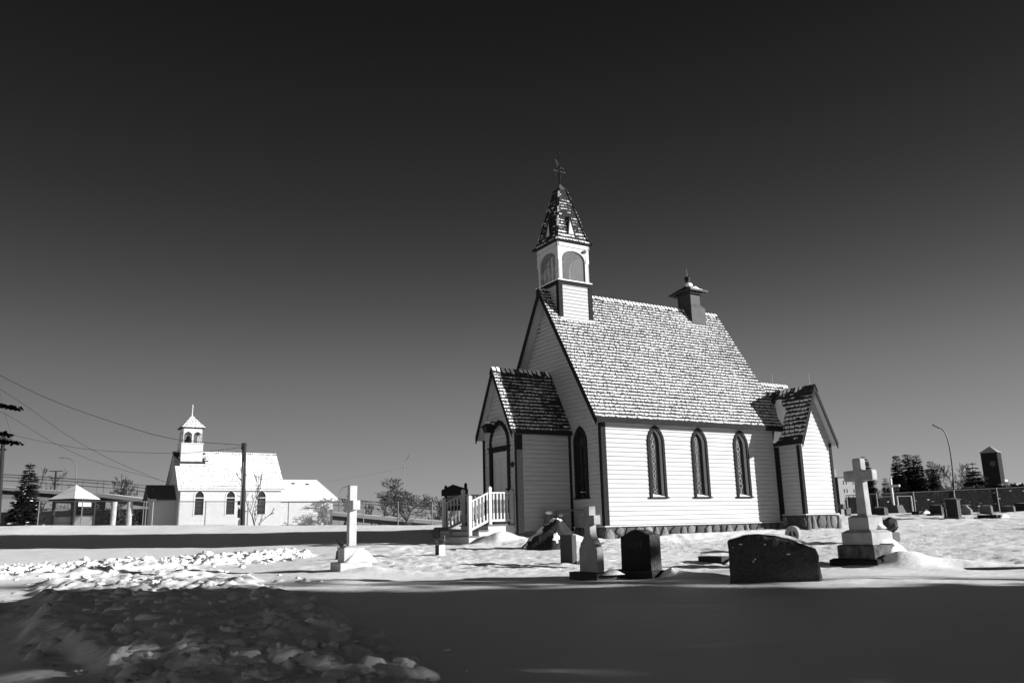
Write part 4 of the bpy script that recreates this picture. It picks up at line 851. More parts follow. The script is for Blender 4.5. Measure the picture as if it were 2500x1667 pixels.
# ================================================================== vegetation makers
def spruce_parts(h, r, seed, layers=26, per=9, step=.16, snow=0.0, low=.06, droop=.25, clump=1.0):
    rd = random.Random(seed); fo, sn, tr = MB(), MB(), MB()
    tr.tube([(0, 0, -.3), (0, 0, h * .6), (0, 0, h * .93)], [h * .016, h * .008, .008], 6); fo.tube([(0, 0, h * .9), (0, 0, h)], [.03, .01], 4)
    for k in range(layers):
        t = (k + rd.random() * .6) / layers; z = h * (low + (1 - low) * t); Lb = r * (1 - t) ** .85 * rd.uniform(.8, 1.12) + .02 * h
        nb = max(4, int(per * (1 - t * .5)))
        for b in range(nb):
            th = 2 * math.pi * (b + rd.random() * .8) / nb; lb = Lb * rd.uniform(.7, 1.12); c, s = math.cos(th), math.sin(th); st = max(step, lb / 12); d = st * .5
            while d < lb:
                f = d / lb; zz = z - droop * lb * math.sin(f * 2.2) + .04 * lb * f; w = (.30 + .16 * lb) * (1.15 - f) * clump * rd.uniform(.6, 1.1) * min(1, h / 6) * (.7 + .3 * (1 - t))
                for q in range(2):
                    a = th + rd.uniform(-1.0, 1.0); ln = w * rd.uniform(.9, 1.5); x, y = c * d + rd.uniform(-.05, .05) * w, s * d + rd.uniform(-.05, .05) * w
                    ex, ey = math.cos(a) * ln, math.sin(a) * ln; px_, py_ = -math.sin(a) * w * .20, math.cos(a) * w * .20
                    fo.add([(x, y, zz), (x + ex * .5 + px_, y + ey * .5 + py_, zz - ln * .12), (x + ex, y + ey, zz - ln * rd.uniform(.1, .35)), (x + ex * .5 - px_, y + ey * .5 - py_, zz - ln * .30)], [(0, 1, 2, 3)])
                if rd.random() < snow * (1.3 - t): sn.blob((c * d, s * d, zz + .02), (w * .45, w * .38, w * .10), rd.randint(0, 99), nu=6, nv=4, amp=.3)
                d += st
    return fo, sn, tr
def spruce(name, label, O, h, r, seed, group=None, **k):
    T = thing(name, label, 'tree', O, 0, group); fo, sn, tr = spruce_parts(h, r, seed, **k); c = fo.build('crown', M_NEED, T); tr.build('trunk', M_BARK, T)
    if sn.v: sn.build('branch_snow', M_SNOW, c, smooth=True)
    return T
def bare_parts(h, seed, spread=.5, depth=6, r0=None, forks=(2, 3), first=.22, thin=.006, up=.25, base=(0, 0, -.3), lead=0):
    rd = random.Random(seed); m = MB(); m.trunk = MB(); r0 = r0 or h * .03
    def grow(p, d, ln, r, k):
        n = 3; pts = [p]; rs = [r]; q = p.copy(); dd = d.copy()
        for i in range(n):
            dd = (dd + Vector((rd.gauss(0, .16), rd.gauss(0, .16), rd.gauss(0, .12) + up * .12))).normalized(); q = q + dd * ln / n; pts.append(q.copy()); rs.append(max(thin, r * (1 - .45 * (i + 1) / n)))
        (m.trunk if k == depth else m).tube(pts, rs, 6 if k >= depth - 1 else (4 if k > 2 else 3), cap=False)
        if k <= 0: return
        for j in range(rd.randint(*forks)):
            sp = spread * rd.uniform(.6, 1.4); ax = Vector((rd.gauss(0, 1), rd.gauss(0, 1), rd.gauss(0, .6))); ax = (ax - dd * ax.dot(dd)).normalized(); nd = (dd + ax * sp + Vector((0, 0, up * .3))).normalized()
            grow(pts[-1] if j else pts[-1], nd, ln * rd.uniform(.62, .86), rs[-1] * rd.uniform(.6, .8), k - 1)
        if k > 1:
            for j in range(2):
                q = pts[rd.randint(1, 2)]; ax = Vector((rd.gauss(0, 1), rd.gauss(0, 1), rd.gauss(0, .4))); ax = (ax - dd * ax.dot(dd)).normalized(); grow(q, (dd * .6 + ax * .9).normalized(), ln * .5, rs[-1] * .5, min(k - 2, 3))
    grow(Vector(base), Vector((0, 0, 1)), h * first, r0, depth); return m
def bare_tree(name, label, O, h, seed, mt=None, group=None, cat='tree', **k):
    T = thing(name, label, cat, O, 0, group); wd = k.pop('width', None); m = bare_parts(h, seed, **k); zt = max(v[2] for v in m.v); f = h / zt
    xs = sorted(v[0] for v in m.v); xw = xs[int(len(xs) * .995)] - xs[int(len(xs) * .005)]; fx = f if wd is None else wd / xw
    for q_ in (m, m.trunk): q_.v = [(v[0] * fx, v[1] * fx, v[2] * (f if v[2] > 0 else 1)) for v in q_.v]
    m.build('crown', mt or M_BARK, T); m.trunk.build('trunk', mt or M_BARK, T); return T

# ---- trees on the left
O = at((58, 1286), 46); O.z = g(O.x, O.y) - .3
spruce('spruce_tree', 'young spruce with snow on its lower boughs at the far left', O, at((60, 1128), 46).z - O.z, 46 * 46 / F_PX * 1.1, 12, layers=34, per=13, snow=.07, step=.085, clump=1.9, droop=.2)
O = at((-150, 1300), 12); lt = thing('spruce_tree', 'near spruce outside the left edge whose two boughs reach into view', 'tree', (O.x, 12, .1))
fo, sn, tr = spruce_parts(5.2, .75, 21, layers=18, per=8)
for tip, n in (((47, 998), 26), ((43, 1082), 30), ((22, 1062), 18)):
    e = at(tip, 12) - Vector((O.x, 12, .1)); s0 = Vector((.1, 0, e.z + .18))
    tr.tube([s0, (s0 + e) / 2 + Vector((0, 0, -.04)), e], [.02, .012, .004], 5)
    for i in range(n * 6):
        f = .25 + .75 * i / (n * 6); p = s0.lerp(e, f) + Vector((random.gauss(0, .02), random.gauss(0, .05), random.gauss(0, .012))); a = random.uniform(-.9, .9); l_ = (.13 * (1.1 - f * .7)) * random.uniform(.6, 1.2); dx, dy = math.cos(a) * l_, math.sin(a) * l_; w = .012 + .02 * (1 - f)
        fo.add([p, p + Vector((dx * .5, dy * .5, w)), p + Vector((dx, dy, -l_ * random.uniform(0, .6))), p + Vector((dx * .5, dy * .5, -w - l_ * .2))], [(0, 1, 2, 3)])
    if tip[1] > 1070:
        for i in range(6): f = .45 + .08 * i; p = s0.lerp(e, f); sn.blob((p.x, p.y, p.z + .025), (.06, .05, .015), i, nu=8, nv=5)
c = fo.build('crown', M_NEED, lt); tr.build('trunk', M_BARK, lt); sn.build('branch_snow', M_SNOW, c, smooth=True)
def bt(px_base, px_top, Y, seed, label, name='bare_tree', zoff=0, **k):
    O = at(px_base, Y); O.z = max(min(O.z, g(O.x, O.y)), .2) if zoff == 0 else O.z; top = at(px_top, Y).z; return bare_tree(name, label, O, (top - O.z), seed, **k)
bt((84, 1245), (84, 1142), 100, 31, 'bare tree with upright branches behind the leftmost spruce', spread=.35, first=.30, depth=5, thin=.02)
bt((255, 1260), (262, 1158), 100, 32, 'bushy bare tree behind the footbridge right of the small pavilion', spread=.42, first=.24, depth=6, thin=.02, up=.4)
bt((232, 1260), (228, 1180), 98, 33, 'low bare tree behind the footbridge directly right of the pavilion roof', spread=.45, first=.26, depth=5, thin=.02)
bt((1002, 1278), (1005, 1164), 60, 38, 'round crowned bare tree with a forked trunk between the two churches', spread=.62, first=.25, depth=7, thin=.013, up=.12, r0=.17, mt=M_BARKL, width=4.1)
for i, (x, y, s) in enumerate(((838, 1206, 1), (872, 1228, 2), (915, 1230, 3), (940, 1224, 4), (1046, 1212, 5), (1064, 1218, 6), (1087, 1209, 7), (968, 1234, 8))):
    bt((x, 1278), (x, y), 95 - i, 50 + s, ['dark bare bush behind the ramp just right of the white chapel', 'thin bare bush second right of the white chapel', 'bare bush left of the round crowned tree', 'tall bare bush touching the round crowned tree on its left', 'upright bare tree just right of the round crowned tree', 'bare tree halfway between the round crowned tree and the notice board', 'bare tree whose twigs meet the notice board', 'low bare bush beneath the round crowned tree'][i], name='bare_bush', cat='bush', spread=.5, first=.2, depth=4, thin=.016, up=.5)
bt((626, 1286), (628, 1138), 47, 61, 'slender leafless young tree in front of the white chapel', spread=.36, first=.24, depth=5, thin=.014, up=.5, r0=.06, forks=(2, 2), mt=M_BARKL, width=2.2)

# ---- white chapel
M_CHAPEL = mat('chapel_white_paint', .66, .55, var=.03, vscale=3)
CO = (-22.28, 55.0, .75); chp = thing('chapel', 'small white chapel with a snowy roof and open bell turret in the left distance', 'chapel', CO, R(33)); CL, CW, CE = 6.75, 4.4, 3.05
def cwall(v, f, nm='wall', mt=None): b = MB(); b.add(v, f); return b.build(nm, mt or M_CHAPEL, chp)
cr_ = 5.75; csl = (cr_ - 3.2) / (CW / 2 + .2)
m = MB(); clap(m, (0, 0, 0), X_, -Y_, -.3, 3.1, lambda z: (0, CL), [(1.23, .30, 1.42, 2.6, 3.0), (3.28, .30, 1.42, 2.6, 3.0), (5.38, .30, 1.42, 2.6, 3.0)], step=.15, out=.012); m.build('wall', M_CHAPEL, chp)
cg = lambda z: (0, CW) if z < 3.2 else ((z - 3.2) / csl, CW - (z - 3.2) / csl)
m = MB(); clap(m, (0, 0, 0), Y_, -X_, -.3, cr_ - .3, cg, step=.15, out=.012); m.build('wall', M_CHAPEL, chp)
cwall([(CL, 0, -.3), (CL, CW, -.3), (CL, CW, 3.2), (CL, CW / 2, cr_ - .2), (CL, 0, 3.2)], [(0, 1, 2, 3, 4)])
for i, uc in enumerate((1.23, 3.28, 5.38)):
    P2 = lambda x, z, d: Vector((uc + x, -d, z)); A, B = arch_pts(.36, 1.38, 2.6, 3.08), arch_pts(.28, 1.44, 2.6, 2.98); f = MB(); f.strip([P2(x, z, .035) for x, z in A], [P2(x, z, .035) for x, z in B]); f.strip([P2(x, z, 0) for x, z in A], [P2(x, z, .035) for x, z in A]); f.strip([P2(x, z, .035) for x, z in B], [P2(x, z, -.04) for x, z in B]); f.box(uc - .3, -.03, 2.5, uc + .3, .03, 2.55); f.box(uc - .38, -.06, 1.34, uc + .38, 0, 1.40)
    w_ = f.build('window', M_WTRIM, chp); q = MB(); q.add([P2(x, z, -.035) for x, z in B], [tuple(range(len(B)))]); q.build('glass', mat('dark_window', .03, .3), w_)
    q = MB(); [q.box(uc - .28, -.0, z, uc + .28, .012, z + .018) for z in (1.75, 2.05, 2.3)]; q.build('glazing_bar', mat('grey_bar', .12, .6), w_)
def cov_c(u, v): return 1.02 + .35 * float(vn(u * .9, v * 1.4, 90)) - (.95 if u < 1.95 and 2.25 + .5 * float(vn(u * 4, v * 4, 8)) < v < 2.8 else 0) - (.9 if u < .35 and v > 2.3 else 0) - (.6 if 1.7 < u < 2.2 and v > 2.4 else 0)
crf = gable_roof(chp, -.22, CL + .2, CW / 2, CW / 2 + .2, 3.12, cr_, near_cover=cov_c, seed=301, expo=.24, width=.45, rake=.08, ridge_cov=1, jag=7, bare=.07, msnow=mat('chapel_roof_snow', .66, .8))
for r_ in crf.children:
    if r_.name.startswith('rake'): r_.data.materials[0] = mat('grey_trim_paint', .3, .6)
b = MB(); b.box(-.2, -.23, 3.0, CL + .2, -.19, 3.11); b.build('fascia', M_WTRIM, crf)
b = MB(); 
# wind packed snow lying across the upper roof
gr = []; nu_, nv_ = 40, 14
for i in range(nu_):
    for j in range(nv_):
        u = 1.7 + 4.6 * i / (nu_ - 1); t = j / (nv_ - 1); v = 2.0 + 1.35 * t + .35 * math.sin(i * .16); mk = .05 * math.exp(-((t - .5) / .33) ** 2) * (1 - abs(i / (nu_ - 1) * 2 - 1) ** 3) + .02 * float(vn(i * .4, j * .6, 3)) - .012
        ln = math.hypot(CW / 2 + .2, cr_ - 3.12); cy_, cz_ = (CW / 2 + .2) / ln, (cr_ - 3.12) / ln
        gr.append((u, -.2 + cy_ * min(v, ln - .1) - cz_ * (mk + .02), 3.12 + cz_ * min(v, ln - .1) + cy_ * (mk + .02)))
b.add(gr, [(i * nv_ + j, (i + 1) * nv_ + j, (i + 1) * nv_ + j + 1, i * nv_ + j + 1) for i in range(nu_ - 1) for j in range(nv_ - 1)]); b.build('roof_snow', M_SNOW, crf, smooth=True)
# rear hall
m = MB(); clap(m, (CL + .01, .3, 0), X_, -Y_, -.3, 2.35, lambda z: (0, 3.95), step=.15, out=.012); m.build('wall', M_CHAPEL, chp)
cwall([(10.7, .3, -.3), (10.7, 4.1, -.3), (10.7, 4.1, 2.4), (10.7, .3, 2.4)], [(0, 1, 2, 3)])
b = MB(); b.add([(CL, .05, 2.42), (11.05, .05, 2.42), (10.1, 2.2, 3.92), (CL, 2.2, 3.92), (11.05, 4.35, 2.42), (CL, 4.35, 2.42)], [(0, 1, 2, 3), (1, 4, 2), (4, 5, 3, 2)]); b.build('roof', mat('chapel_roof_snow', .66, .8), chp)
b = MB(); b.box(CL + .01, .03, 2.28, 11.06, .09, 2.415); b.box(11.03, .09, 2.28, 11.08, 4.3, 2.415); b.build('fascia', M_WTRIM, chp)
for u_, v_ in ((8.15, 1.72), (9.2, 1.65)): b = MB(); b.blob((u_, v_ * 1.0, 3.60 + (v_ - 1.7) * .7), (.16, .10, .06), 3, nu=8, nv=5); b.build('roof_vent', M_SHIN, chp)
# entrance porch of the chapel
m = MB(); clap(m, (-1.42, 1.35, 0), X_, -Y_, -.3, 2.5, lambda z: (0, 1.42), step=.15, out=.012); clap(m, (-1.42, 1.35, 0), Y_, -X_, -.3, 3.25, lambda z: (0, 1.7) if z < 2.55 else ((z - 2.55) * .85, 1.7 - (z - 2.55) * .85), step=.15, out=.012); m.build('wall', M_CHAPEL, chp)
b = MB(); b.hexa([(-1.8, 1.2, 2.42), (0, 1.2, 2.42), (0, 1.2, 2.50), (-1.8, 1.2, 2.50), (-1.8, 2.2, 3.40), (0, 2.2, 3.40), (0, 2.2, 3.48), (-1.8, 2.2, 3.48)]); b.hexa([(-1.8, 3.2, 2.42), (0, 3.2, 2.42), (0, 3.2, 2.50), (-1.8, 3.2, 2.50), (-1.8, 2.2, 3.40), (0, 2.2, 3.40), (0, 2.2, 3.48), (-1.8, 2.2, 3.48)]); b.build('roof', mat('shade_grey_shingle', .14, .9, dark=.07, vscale=9, stretch=(1, 1, 5)), chp)  # porch roof coloured dark grey for shade, no snow on it
# bell turret
tc_ = (.88, 2.2); b = MB(); b.box(tc_[0] - .72, tc_[1] - .66, 4.6, tc_[0] + .72, tc_[1] + .66, 6.28); b.box(tc_[0] - .76, tc_[1] - .70, 6.28, tc_[0] + .76, tc_[1] + .70, 6.34); tu = b.build('bell_turret', M_CHAPEL, chp)
b = MB(); hw = .66
for (u, n) in ((X_, -Y_), (-Y_, -X_), (Y_, X_), (-X_, Y_)):
    o = Vector((tc_[0], tc_[1], 0)) + n * .64; P2 = lambda x, z, d: o + u * x + n * d + Z_ * z
    for cx_ in (-.31, .31):
        us = [cx_ - .26 + .52 * i / 14 for i in range(15)]; za = [6.95 + .17 * (1 - abs((x - cx_) / .26) ** 1.7) for x in us]
        for d0 in (0, -.06): b.strip([P2(x, z, d0) for x, z in zip(us, za)], [P2(x, 7.36, d0) for x in us])
    for a_, c_ in ((-.64, -.57), (-.05, .05), (.57, .64)): b.hexa([P2(a_, 6.34, 0), P2(c_, 6.34, 0), P2(c_, 6.34, -.06), P2(a_, 6.34, -.06), P2(a_, 7.36, 0), P2(c_, 7.36, 0), P2(c_, 7.36, -.06), P2(a_, 7.36, -.06)])
b.build('arcade', M_WTRIM, tu)
b = MB(); b.lathe((tc_[0] - .15, tc_[1], 6.45), [(.30, 0), (.24, .08), (.17, .22), (.12, .38), (.04, .44)], 14); b.build('bell', M_METAL, tu, smooth=True)
b = MB(); b.frus(tc_[0], tc_[1], 7.37, 8.25, .78, .78, .03, .03); tr_ = b.build('turret_roof', M_SHIN, chp)
for fi, (u, n) in enumerate(((X_, -Y_), (-Y_, -X_), (Y_, X_))):
    dk, sn = MB(), MB(); ln = math.hypot(.88, .75); shingles(Vector((tc_[0], tc_[1], 7.38)) + n * .79 - u * .79, u, -n * .75 + Z_ * .88, lambda v: (.75 * v / ln, 1.58 - .75 * v / ln), ln, .16, .3, lambda u_, v_: (1.05 if fi == 0 else .45), dk, sn, seed=400 + fi); dk.build('shingles', M_SHIN, tr_); sn.build('roof_snow', M_SNOW, tr_)
b = MB(); b.frus(tc_[0], tc_[1], 8.2, 8.5, .05, .05, .03, .03); b.box(tc_[0] - .025, tc_[1] - .025, 8.5, tc_[0] + .025, tc_[1] + .025, 9.1); b.box(tc_[0] - .03, tc_[1] - .16, 8.86, tc_[0] + .03, tc_[1] + .16, 8.92); b.build('roof_cross', M_WTRIM, chp)

# ---- pavilion, billboard, footbridge, poles
K = lambda x, y: (110 + x / 9.408, 1170 + y / 9.408)
ko = Vector((-27.25, 51.2, .75)); kk = thing('pavilion', 'small open pavilion with a snowy pyramid roof and lattice panels', 'pavilion', ko, R(-17.4)); s_ = 1.0
b = MB(); b.frus(0, 0, 2.44, 3.30, s_, s_, .02, .02); kr = b.build('roof', M_SNOW, kk); b = MB(); b.box(-s_ - .01, -s_ - .01, 2.34, s_ + .01, s_ + .01, 2.44); b.build('fascia', M_DARK, kr)
for sx in (-1, 1):
    for sy in (-1, 1): b = MB(); b.box(sx * .78 - .07, sy * .78 - .07, -.2, sx * .78 + .07, sy * .78 + .07, 2.34); b.build('post', M_WOOD, kk)
for (u, n, lt_) in ((X_, -Y_, 0), (Y_, -X_, 0), (X_, Y_, 0), (Y_, X_, 1)):
    P2 = lambda x, z, d: n * (.78 + d) + u * x + Z_ * z; b = MB(); b.beam(P2(-.71, 2.28, 0), P2(.71, 2.28, 0), .06, .12); b.beam(P2(-.71, 1.42, 0), P2(.71, 1.42, 0), .06, .07); b.beam(P2(-.71, .1, 0), P2(.71, .1, 0), .06, .07); b.build('rail', M_WOOD, kk)
    b = MB(); st = .125
    for i in range(-12, 14):
        for sg_ in (-1, 1):
            x0 = i * st; a0, z0_, a1, z1_ = x0, .14, x0 + sg_ * 1.24, 1.38
            # clip to panel
            def cl(a0, z0, a1, z1):
                t0, t1 = 0, 1
                for lim, s in ((-.69, 1), (.69, -1)):
                    f0, f1 = (a0 - lim) * s, (a1 - lim) * s
                    if f0 < 0 and f1 < 0: return None
                    if f0 < 0: t0 = max(t0, f0 / (f0 - f1))
                    if f1 < 0: t1 = min(t1, f0 / (f0 - f1))
                if t1 - t0 < .03: return None
                return (a0 + (a1 - a0) * t0, z0 + (z1 - z0) * t0, a0 + (a1 - a0) * t1, z0 + (z1 - z0) * t1)
            r_ = cl(a0, z0_, a1, z1_)
            if r_: b.beam(P2(r_[0], r_[1], .01 * sg_), P2(r_[2], r_[3], .01 * sg_), .045, .010)
    b.build('lattice', M_WTRIM if lt_ else mat('shaded_lattice', .3, .7), kk)  # sunlit face coloured white, shaded faces coloured grey
    if lt_: b = MB(); b.hexa([P2(-.5, 1.98, .03), P2(.5, 1.98, .03), P2(.5, 1.98, .01), P2(-.5, 1.98, .01), P2(-.5, 2.34, .03), P2(.5, 2.34, .03), P2(.5, 2.34, .01), P2(-.5, 2.34, .01)]); b.build('panel', M_WTRIM, kk)
a_, c_, d_ = at(K(600, 500), 62), at(K(1385, 505), 62), at(K(690, 885), 62); bbx = thing('billboard', 'dark advertising billboard with white rings and lettering under the footbridge ramp', 'billboard', (a_.x, 62, 0))
wb, zt_, zb_ = c_.x - a_.x, a_.z + .02, d_.z; b = MB(); b.box(0, 0, zb_, wb, .08, zt_); b.build('panel', mat('billboard_black', .012, .5), bbx)
for x in (.3, wb - .3): b = MB(); b.box(x - .05, .09, 0, x + .05, .2, zt_ - .1); b.build('post', M_WOOD, bbx)
kx = 62 / F_PX / 9.408
b = MB()
for i, xc in enumerate((885, 988, 1092, 1197)):
    cx_, cz_ = (xc - 600) * kx, zt_ - (628 - 500) * kx - .02; ro_, ri_ = 50 * kx, 30 * kx; n_ = 24
    A = [(cx_ + ro_ * math.cos(t), -.004, cz_ + ro_ * math.sin(t)) for t in [2 * math.pi * q / n_ for q in range(n_)]]; B = [(cx_ + ri_ * math.cos(t), -.004, cz_ + ri_ * math.sin(t)) for t in [2 * math.pi * q / n_ for q in range(n_)]]; b.strip(A, B, True)
    if i == 1: b.box(cx_ + ri_, -.006, cz_, cx_ + ro_, -.002, cz_ + 95 * kx)
b.build('logo', M_WTRIM, bbx)
MT = lambda x, z: Matrix.Translation((x, -.004, z)) @ Matrix.Rotation(R(90), 4, 'X')
text_mesh('The only business software', 46 * kx, mat('sign_lettering', .5, .6), bbx, 'lettering', MT((1045 - 600) * kx, zt_ - (730 - 500) * kx), 0, bold=.002); text_mesh("you'll ever need", 46 * kx, mat('sign_lettering', .5, .6), bbx, 'lettering', MT((1030 - 600) * kx, zt_ - (778 - 500) * kx), 0, bold=.002)
# footbridge ramp
fb = thing('footbridge', 'long sloping concrete footbridge ramp with wire railings crossing the left distance', 'footbridge', (0, 0, 0))
P0, P1 = at((-420, 1172), 82), at((1120, 1276), 74); P0.z = at((0, 1189), 80).z + (at((0, 1189), 80).x - P0.x) * .09
ctrl = [at((-300, 1176), 82), at((0, 1188), 80), at((250, 1206), 78), at((352, 1218), 77), at((600, 1236), 76), at((825, 1251), 75), at((960, 1263), 74.5), at((1100, 1274), 74)]
def ramp(mb, z0, z1, y0, y1):
    for a_, c_ in zip(ctrl[:-1], ctrl[1:]): mb.hexa([(a_.x, a_.y + y0, a_.z + z0), (c_.x, c_.y + y0, c_.z + z0), (c_.x, c_.y + y1, c_.z + z0), (a_.x, a_.y + y1, a_.z + z0), (a_.x, a_.y + y0, a_.z + z1), (c_.x, c_.y + y0, c_.z + z1), (c_.x, c_.y + y1, c_.z + z1), (a_.x, a_.y + y1, a_.z + z1)])
b = MB(); ramp(b, -.30, 0, 0, 3); b.build('deck', mat('bridge_concrete', .72, .8, var=.04, vscale=2), fb); b = MB(); ramp(b, .0, .07, .05, 2.9); b.build('deck_snow', M_SNOW, fb)
b = MB(); ramp(b, -.68, -.30, .55, 2.4); b.build('girder', mat('painted_shade_girder', .05, .8), fb)  # dark colour stands in for the shadow under the deck
b = MB(); [b.hexa([(a_.x, a_.y - .1, a_.z - 1.12), (c_.x, c_.y - .1, c_.z - 1.12), (c_.x, c_.y + .6, c_.z - 1.12), (a_.x, a_.y + .6, a_.z - 1.12), (a_.x, a_.y - .1, a_.z - .69), (c_.x, c_.y - .1, c_.z - .69), (c_.x, c_.y + .6, c_.z - .69), (a_.x, a_.y + .6, a_.z - .69)]) for a_, c_ in zip(ctrl[:2], ctrl[1:3])]; b.build('beam', mat('bridge_concrete', .72), fb)
for px in (280, 318, 60, -100): 
    p = at((px, 1225), 77.5); b = MB(); b.tube([(p.x, 77.5, .3), (p.x, 77.5, p.z + (1.2 if px < 200 else 0))], .25, 12); b.build('pillar', mat('pillar_concrete', .75, .8, dark=.45, vscale=2), fb)
b = MB(); rl = []
for a_, c_ in zip(ctrl[:-1], ctrl[1:]):
    n_ = max(1, int(abs(c_.x - a_.x) / 2.2))
    for i in range(n_):
        for yy in (.1, 2.85): p = a_.lerp(c_, i / n_); b.tube([(p.x, p.y + yy, p.z), (p.x, p.y + yy, p.z + 1.25)], .022, 4)
    for yy in (.1, 2.85):
        for z in (.65, 1.0, 1.25): b.tube([(a_.x, a_.y + yy, a_.z + z), (c_.x, c_.y + yy, c_.z + z)], .018, 4)
b.build('railing', mat('rail_steel', .07, .6), fb)
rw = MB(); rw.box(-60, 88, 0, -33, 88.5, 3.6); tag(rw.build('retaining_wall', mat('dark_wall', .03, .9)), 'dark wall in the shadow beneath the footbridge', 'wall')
def utility_pole(name, label, px, Y, r, arms=(), mt=None, boxes=False):
    bse, top = at(px[0], Y), at(px[1], Y); z0 = .3; T = thing(name, label, 'utility pole', (bse.x, Y, z0)); lean = top.x - bse.x; b = MB(); b.tube([(0, 0, -.3), (lean, 0, top.z - z0)], [r, r * .85], 10); b.build('pole', mt or M_POLE, T)
    for (dz, l, rr) in arms: b = MB(); b.box(lean - l, -.06, top.z - z0 - dz - .05, lean + l, .06, top.z - z0 - dz + .05); b.build('crossarm', M_POLE, T); 
    return T, lean, top.z - z0
up, ln_, ht_ = utility_pole('utility_pole', 'dark wooden utility pole standing in front of the white chapel', ((593.5, 1290), (596.5, 1081)), 40, .115)
b = MB(); b.box(-.26, -.14, 1.35, -.12, .02, 1.75); b.build('meter_box', M_SIGN, up, bevel=.01); b = MB(); b.box(-.30, -.10, 1.95, -.13, .02, 2.15); b.box(-.22, -.1, 1.0, -.12, .0, 1.25); b.build('switch_box', mat('mid_metal_box', .12, .5), up, bevel=.01)
b = MB(); b.tube([(-.14, -.12, .2), (-.14, -.12, 2.5), (-.10, -.12, 4.0)], .022, 6); b.build('conduit', M_GALV, up); b = MB(); b.tube([(0, 0, ht_ - .1), (-.28, -.02, ht_ - .02), (-.22, 0, ht_ - .28)], .018, 5); b.lathe((-.25, 0, ht_ - .3), [(.03, 0), (.05, .04), (.02, .1)], 8); b.build('insulator', M_METAL, up)
utility_pole('utility_pole', 'utility pole with one crossarm at the left edge behind spruce boughs', ((2, 1250), (9, 1058)), 48, .13, arms=((.10, .62, 0), (.95, .25, 0)))
T, a_, h_ = utility_pole('utility_pole', 'distant utility pole with a wide white topped crossarm above the footbridge', ((132, 1230), (137, 1149)), 110, .14, arms=((.05, .9, 0), (.98, .72, 0)))
b = MB(); [b.tube([(a_ + x, 0, h_ - .1), (a_ + x * .8, 0, h_ - .95)], .03, 4) for x in (-.85, .85)]; b.build('brace', M_GALV, T)
def street_lamp(label, pts, Y, r=.05, mt=None):
    P = [at(p, Y) for p in pts]; o = Vector((P[0].x, Y, .3)); T = thing('street_lamp', label, 'street lamp', o); L_ = [Vector((0, 0, -.3))] + [p - o for p in P]; b = MB()
    # smooth the arm
    q = [L_[0]]
    for i in range(1, len(L_) - 1):
        for t in (0, .25, .5, .75):
            p0, p1, p2, p3 = L_[max(i - 1, 0)], L_[i], L_[i + 1], L_[min(i + 2, len(L_) - 1)]
            q.append(.5 * ((2 * p1) + (p2 - p0) * t + (2 * p0 - 5 * p1 + 4 * p2 - p3) * t * t + (3 * p1 - p0 - 3 * p2 + p3) * t ** 3))
    q.append(L_[-1]); n_ = len(q); b.tube(q, [r * (1 - .45 * i / n_) for i in range(n_)], 6); b.build('pole', mt or M_GALV, T)
    e = L_[-1]; d = (L_[-1] - L_[-2]).normalized(); b = MB(); b.beam(e - d * .02, e + d * r * 9, r * 3.2, r * 1.6); b.build('lamp_head', M_GALV, T, bevel=r * .4)
street_lamp('tall curved street lamp beyond the fence at the right, left of the brick tower', [(2332, 1225), (2326, 1150), (2319, 1095), (2310, 1062), (2300, 1048), (2294, 1045)], 55, .055, mat('dark_lamp_steel', .10, .5))
street_lamp('curved street lamp rising behind the pavilion at the left', [(184, 1215), (185, 1165), (186, 1145), (180, 1126), (168, 1119), (160, 1118)], 90, .07)
street_lamp('thin street lamp standing behind the round crowned bare tree', [(984, 1270), (985, 1190), (985, 1150), (989, 1127), (994, 1120)], 100, .07)
street_lamp('faint small street lamp just right of the white chapel', [(829, 1262), (829, 1220), (830, 1203), (838, 1190), (846, 1187.5)], 130, .08)
street_lamp('short street lamp showing above the chapel roof ridge', [(547, 1120), (548, 1100), (550, 1091), (554, 1087)], 120, .06)
def wire(label, pts, r=.010, group=None):
    P = [at((p[0], p[1]), p[2]) for p in pts]; q = []
    for i in range(len(P) - 1):
        for t in [j / 8 for j in range(8)]:
            p0, p1, p2, p3 = P[max(i - 1, 0)], P[i], P[i + 1], P[min(i + 2, len(P) - 1)]
            q.append(.5 * ((2 * p1) + (p2 - p0) * t + (2 * p0 - 5 * p1 + 4 * p2 - p3) * t * t + (3 * p1 - p0 - 3 * p2 + p3) * t ** 3))
    q.append(P[-1]); b = MB(); b.tube(q, r, 4); return tag(b.build('overhead_wire', mat('wire_black', .03, .6)), label, 'wire')
wire('topmost overhead wire sagging from the upper left to the utility pole', [(-60, 885, 32), (120, 974, 35), (300, 1038, 38), (430, 1072, 39), (590, 1086, 40)], .013)
wire('overhead wire dropping steeply from the left to the chapel porch', [(-40, 925, 34), (55, 985, 38), (180, 1072, 43), (290, 1130, 48), (405, 1177, 54)], .012)
wire('lower overhead wire dropping from the left to the chapel porch', [(-40, 990, 34), (20, 1014, 36), (140, 1085, 42), (250, 1132, 47), (400, 1174, 53.5)], .010)
wire('slack overhead wire running level from the left crossarm to the utility pole', [(32, 1062, 48), (110, 1079, 47), (230, 1098, 45), (400, 1106, 43), (500, 1102, 41), (592, 1091, 40)], .009)
wire('faint overhead wire rising to the right behind the slim cross', [(800, 1175, 90), (880, 1162, 92), (1010, 1138, 96)], .006)
wire('thin overhead wire at the left crossarm', [(0, 960, 47), (12, 1010, 47.5), (28, 1060, 48)], .009)
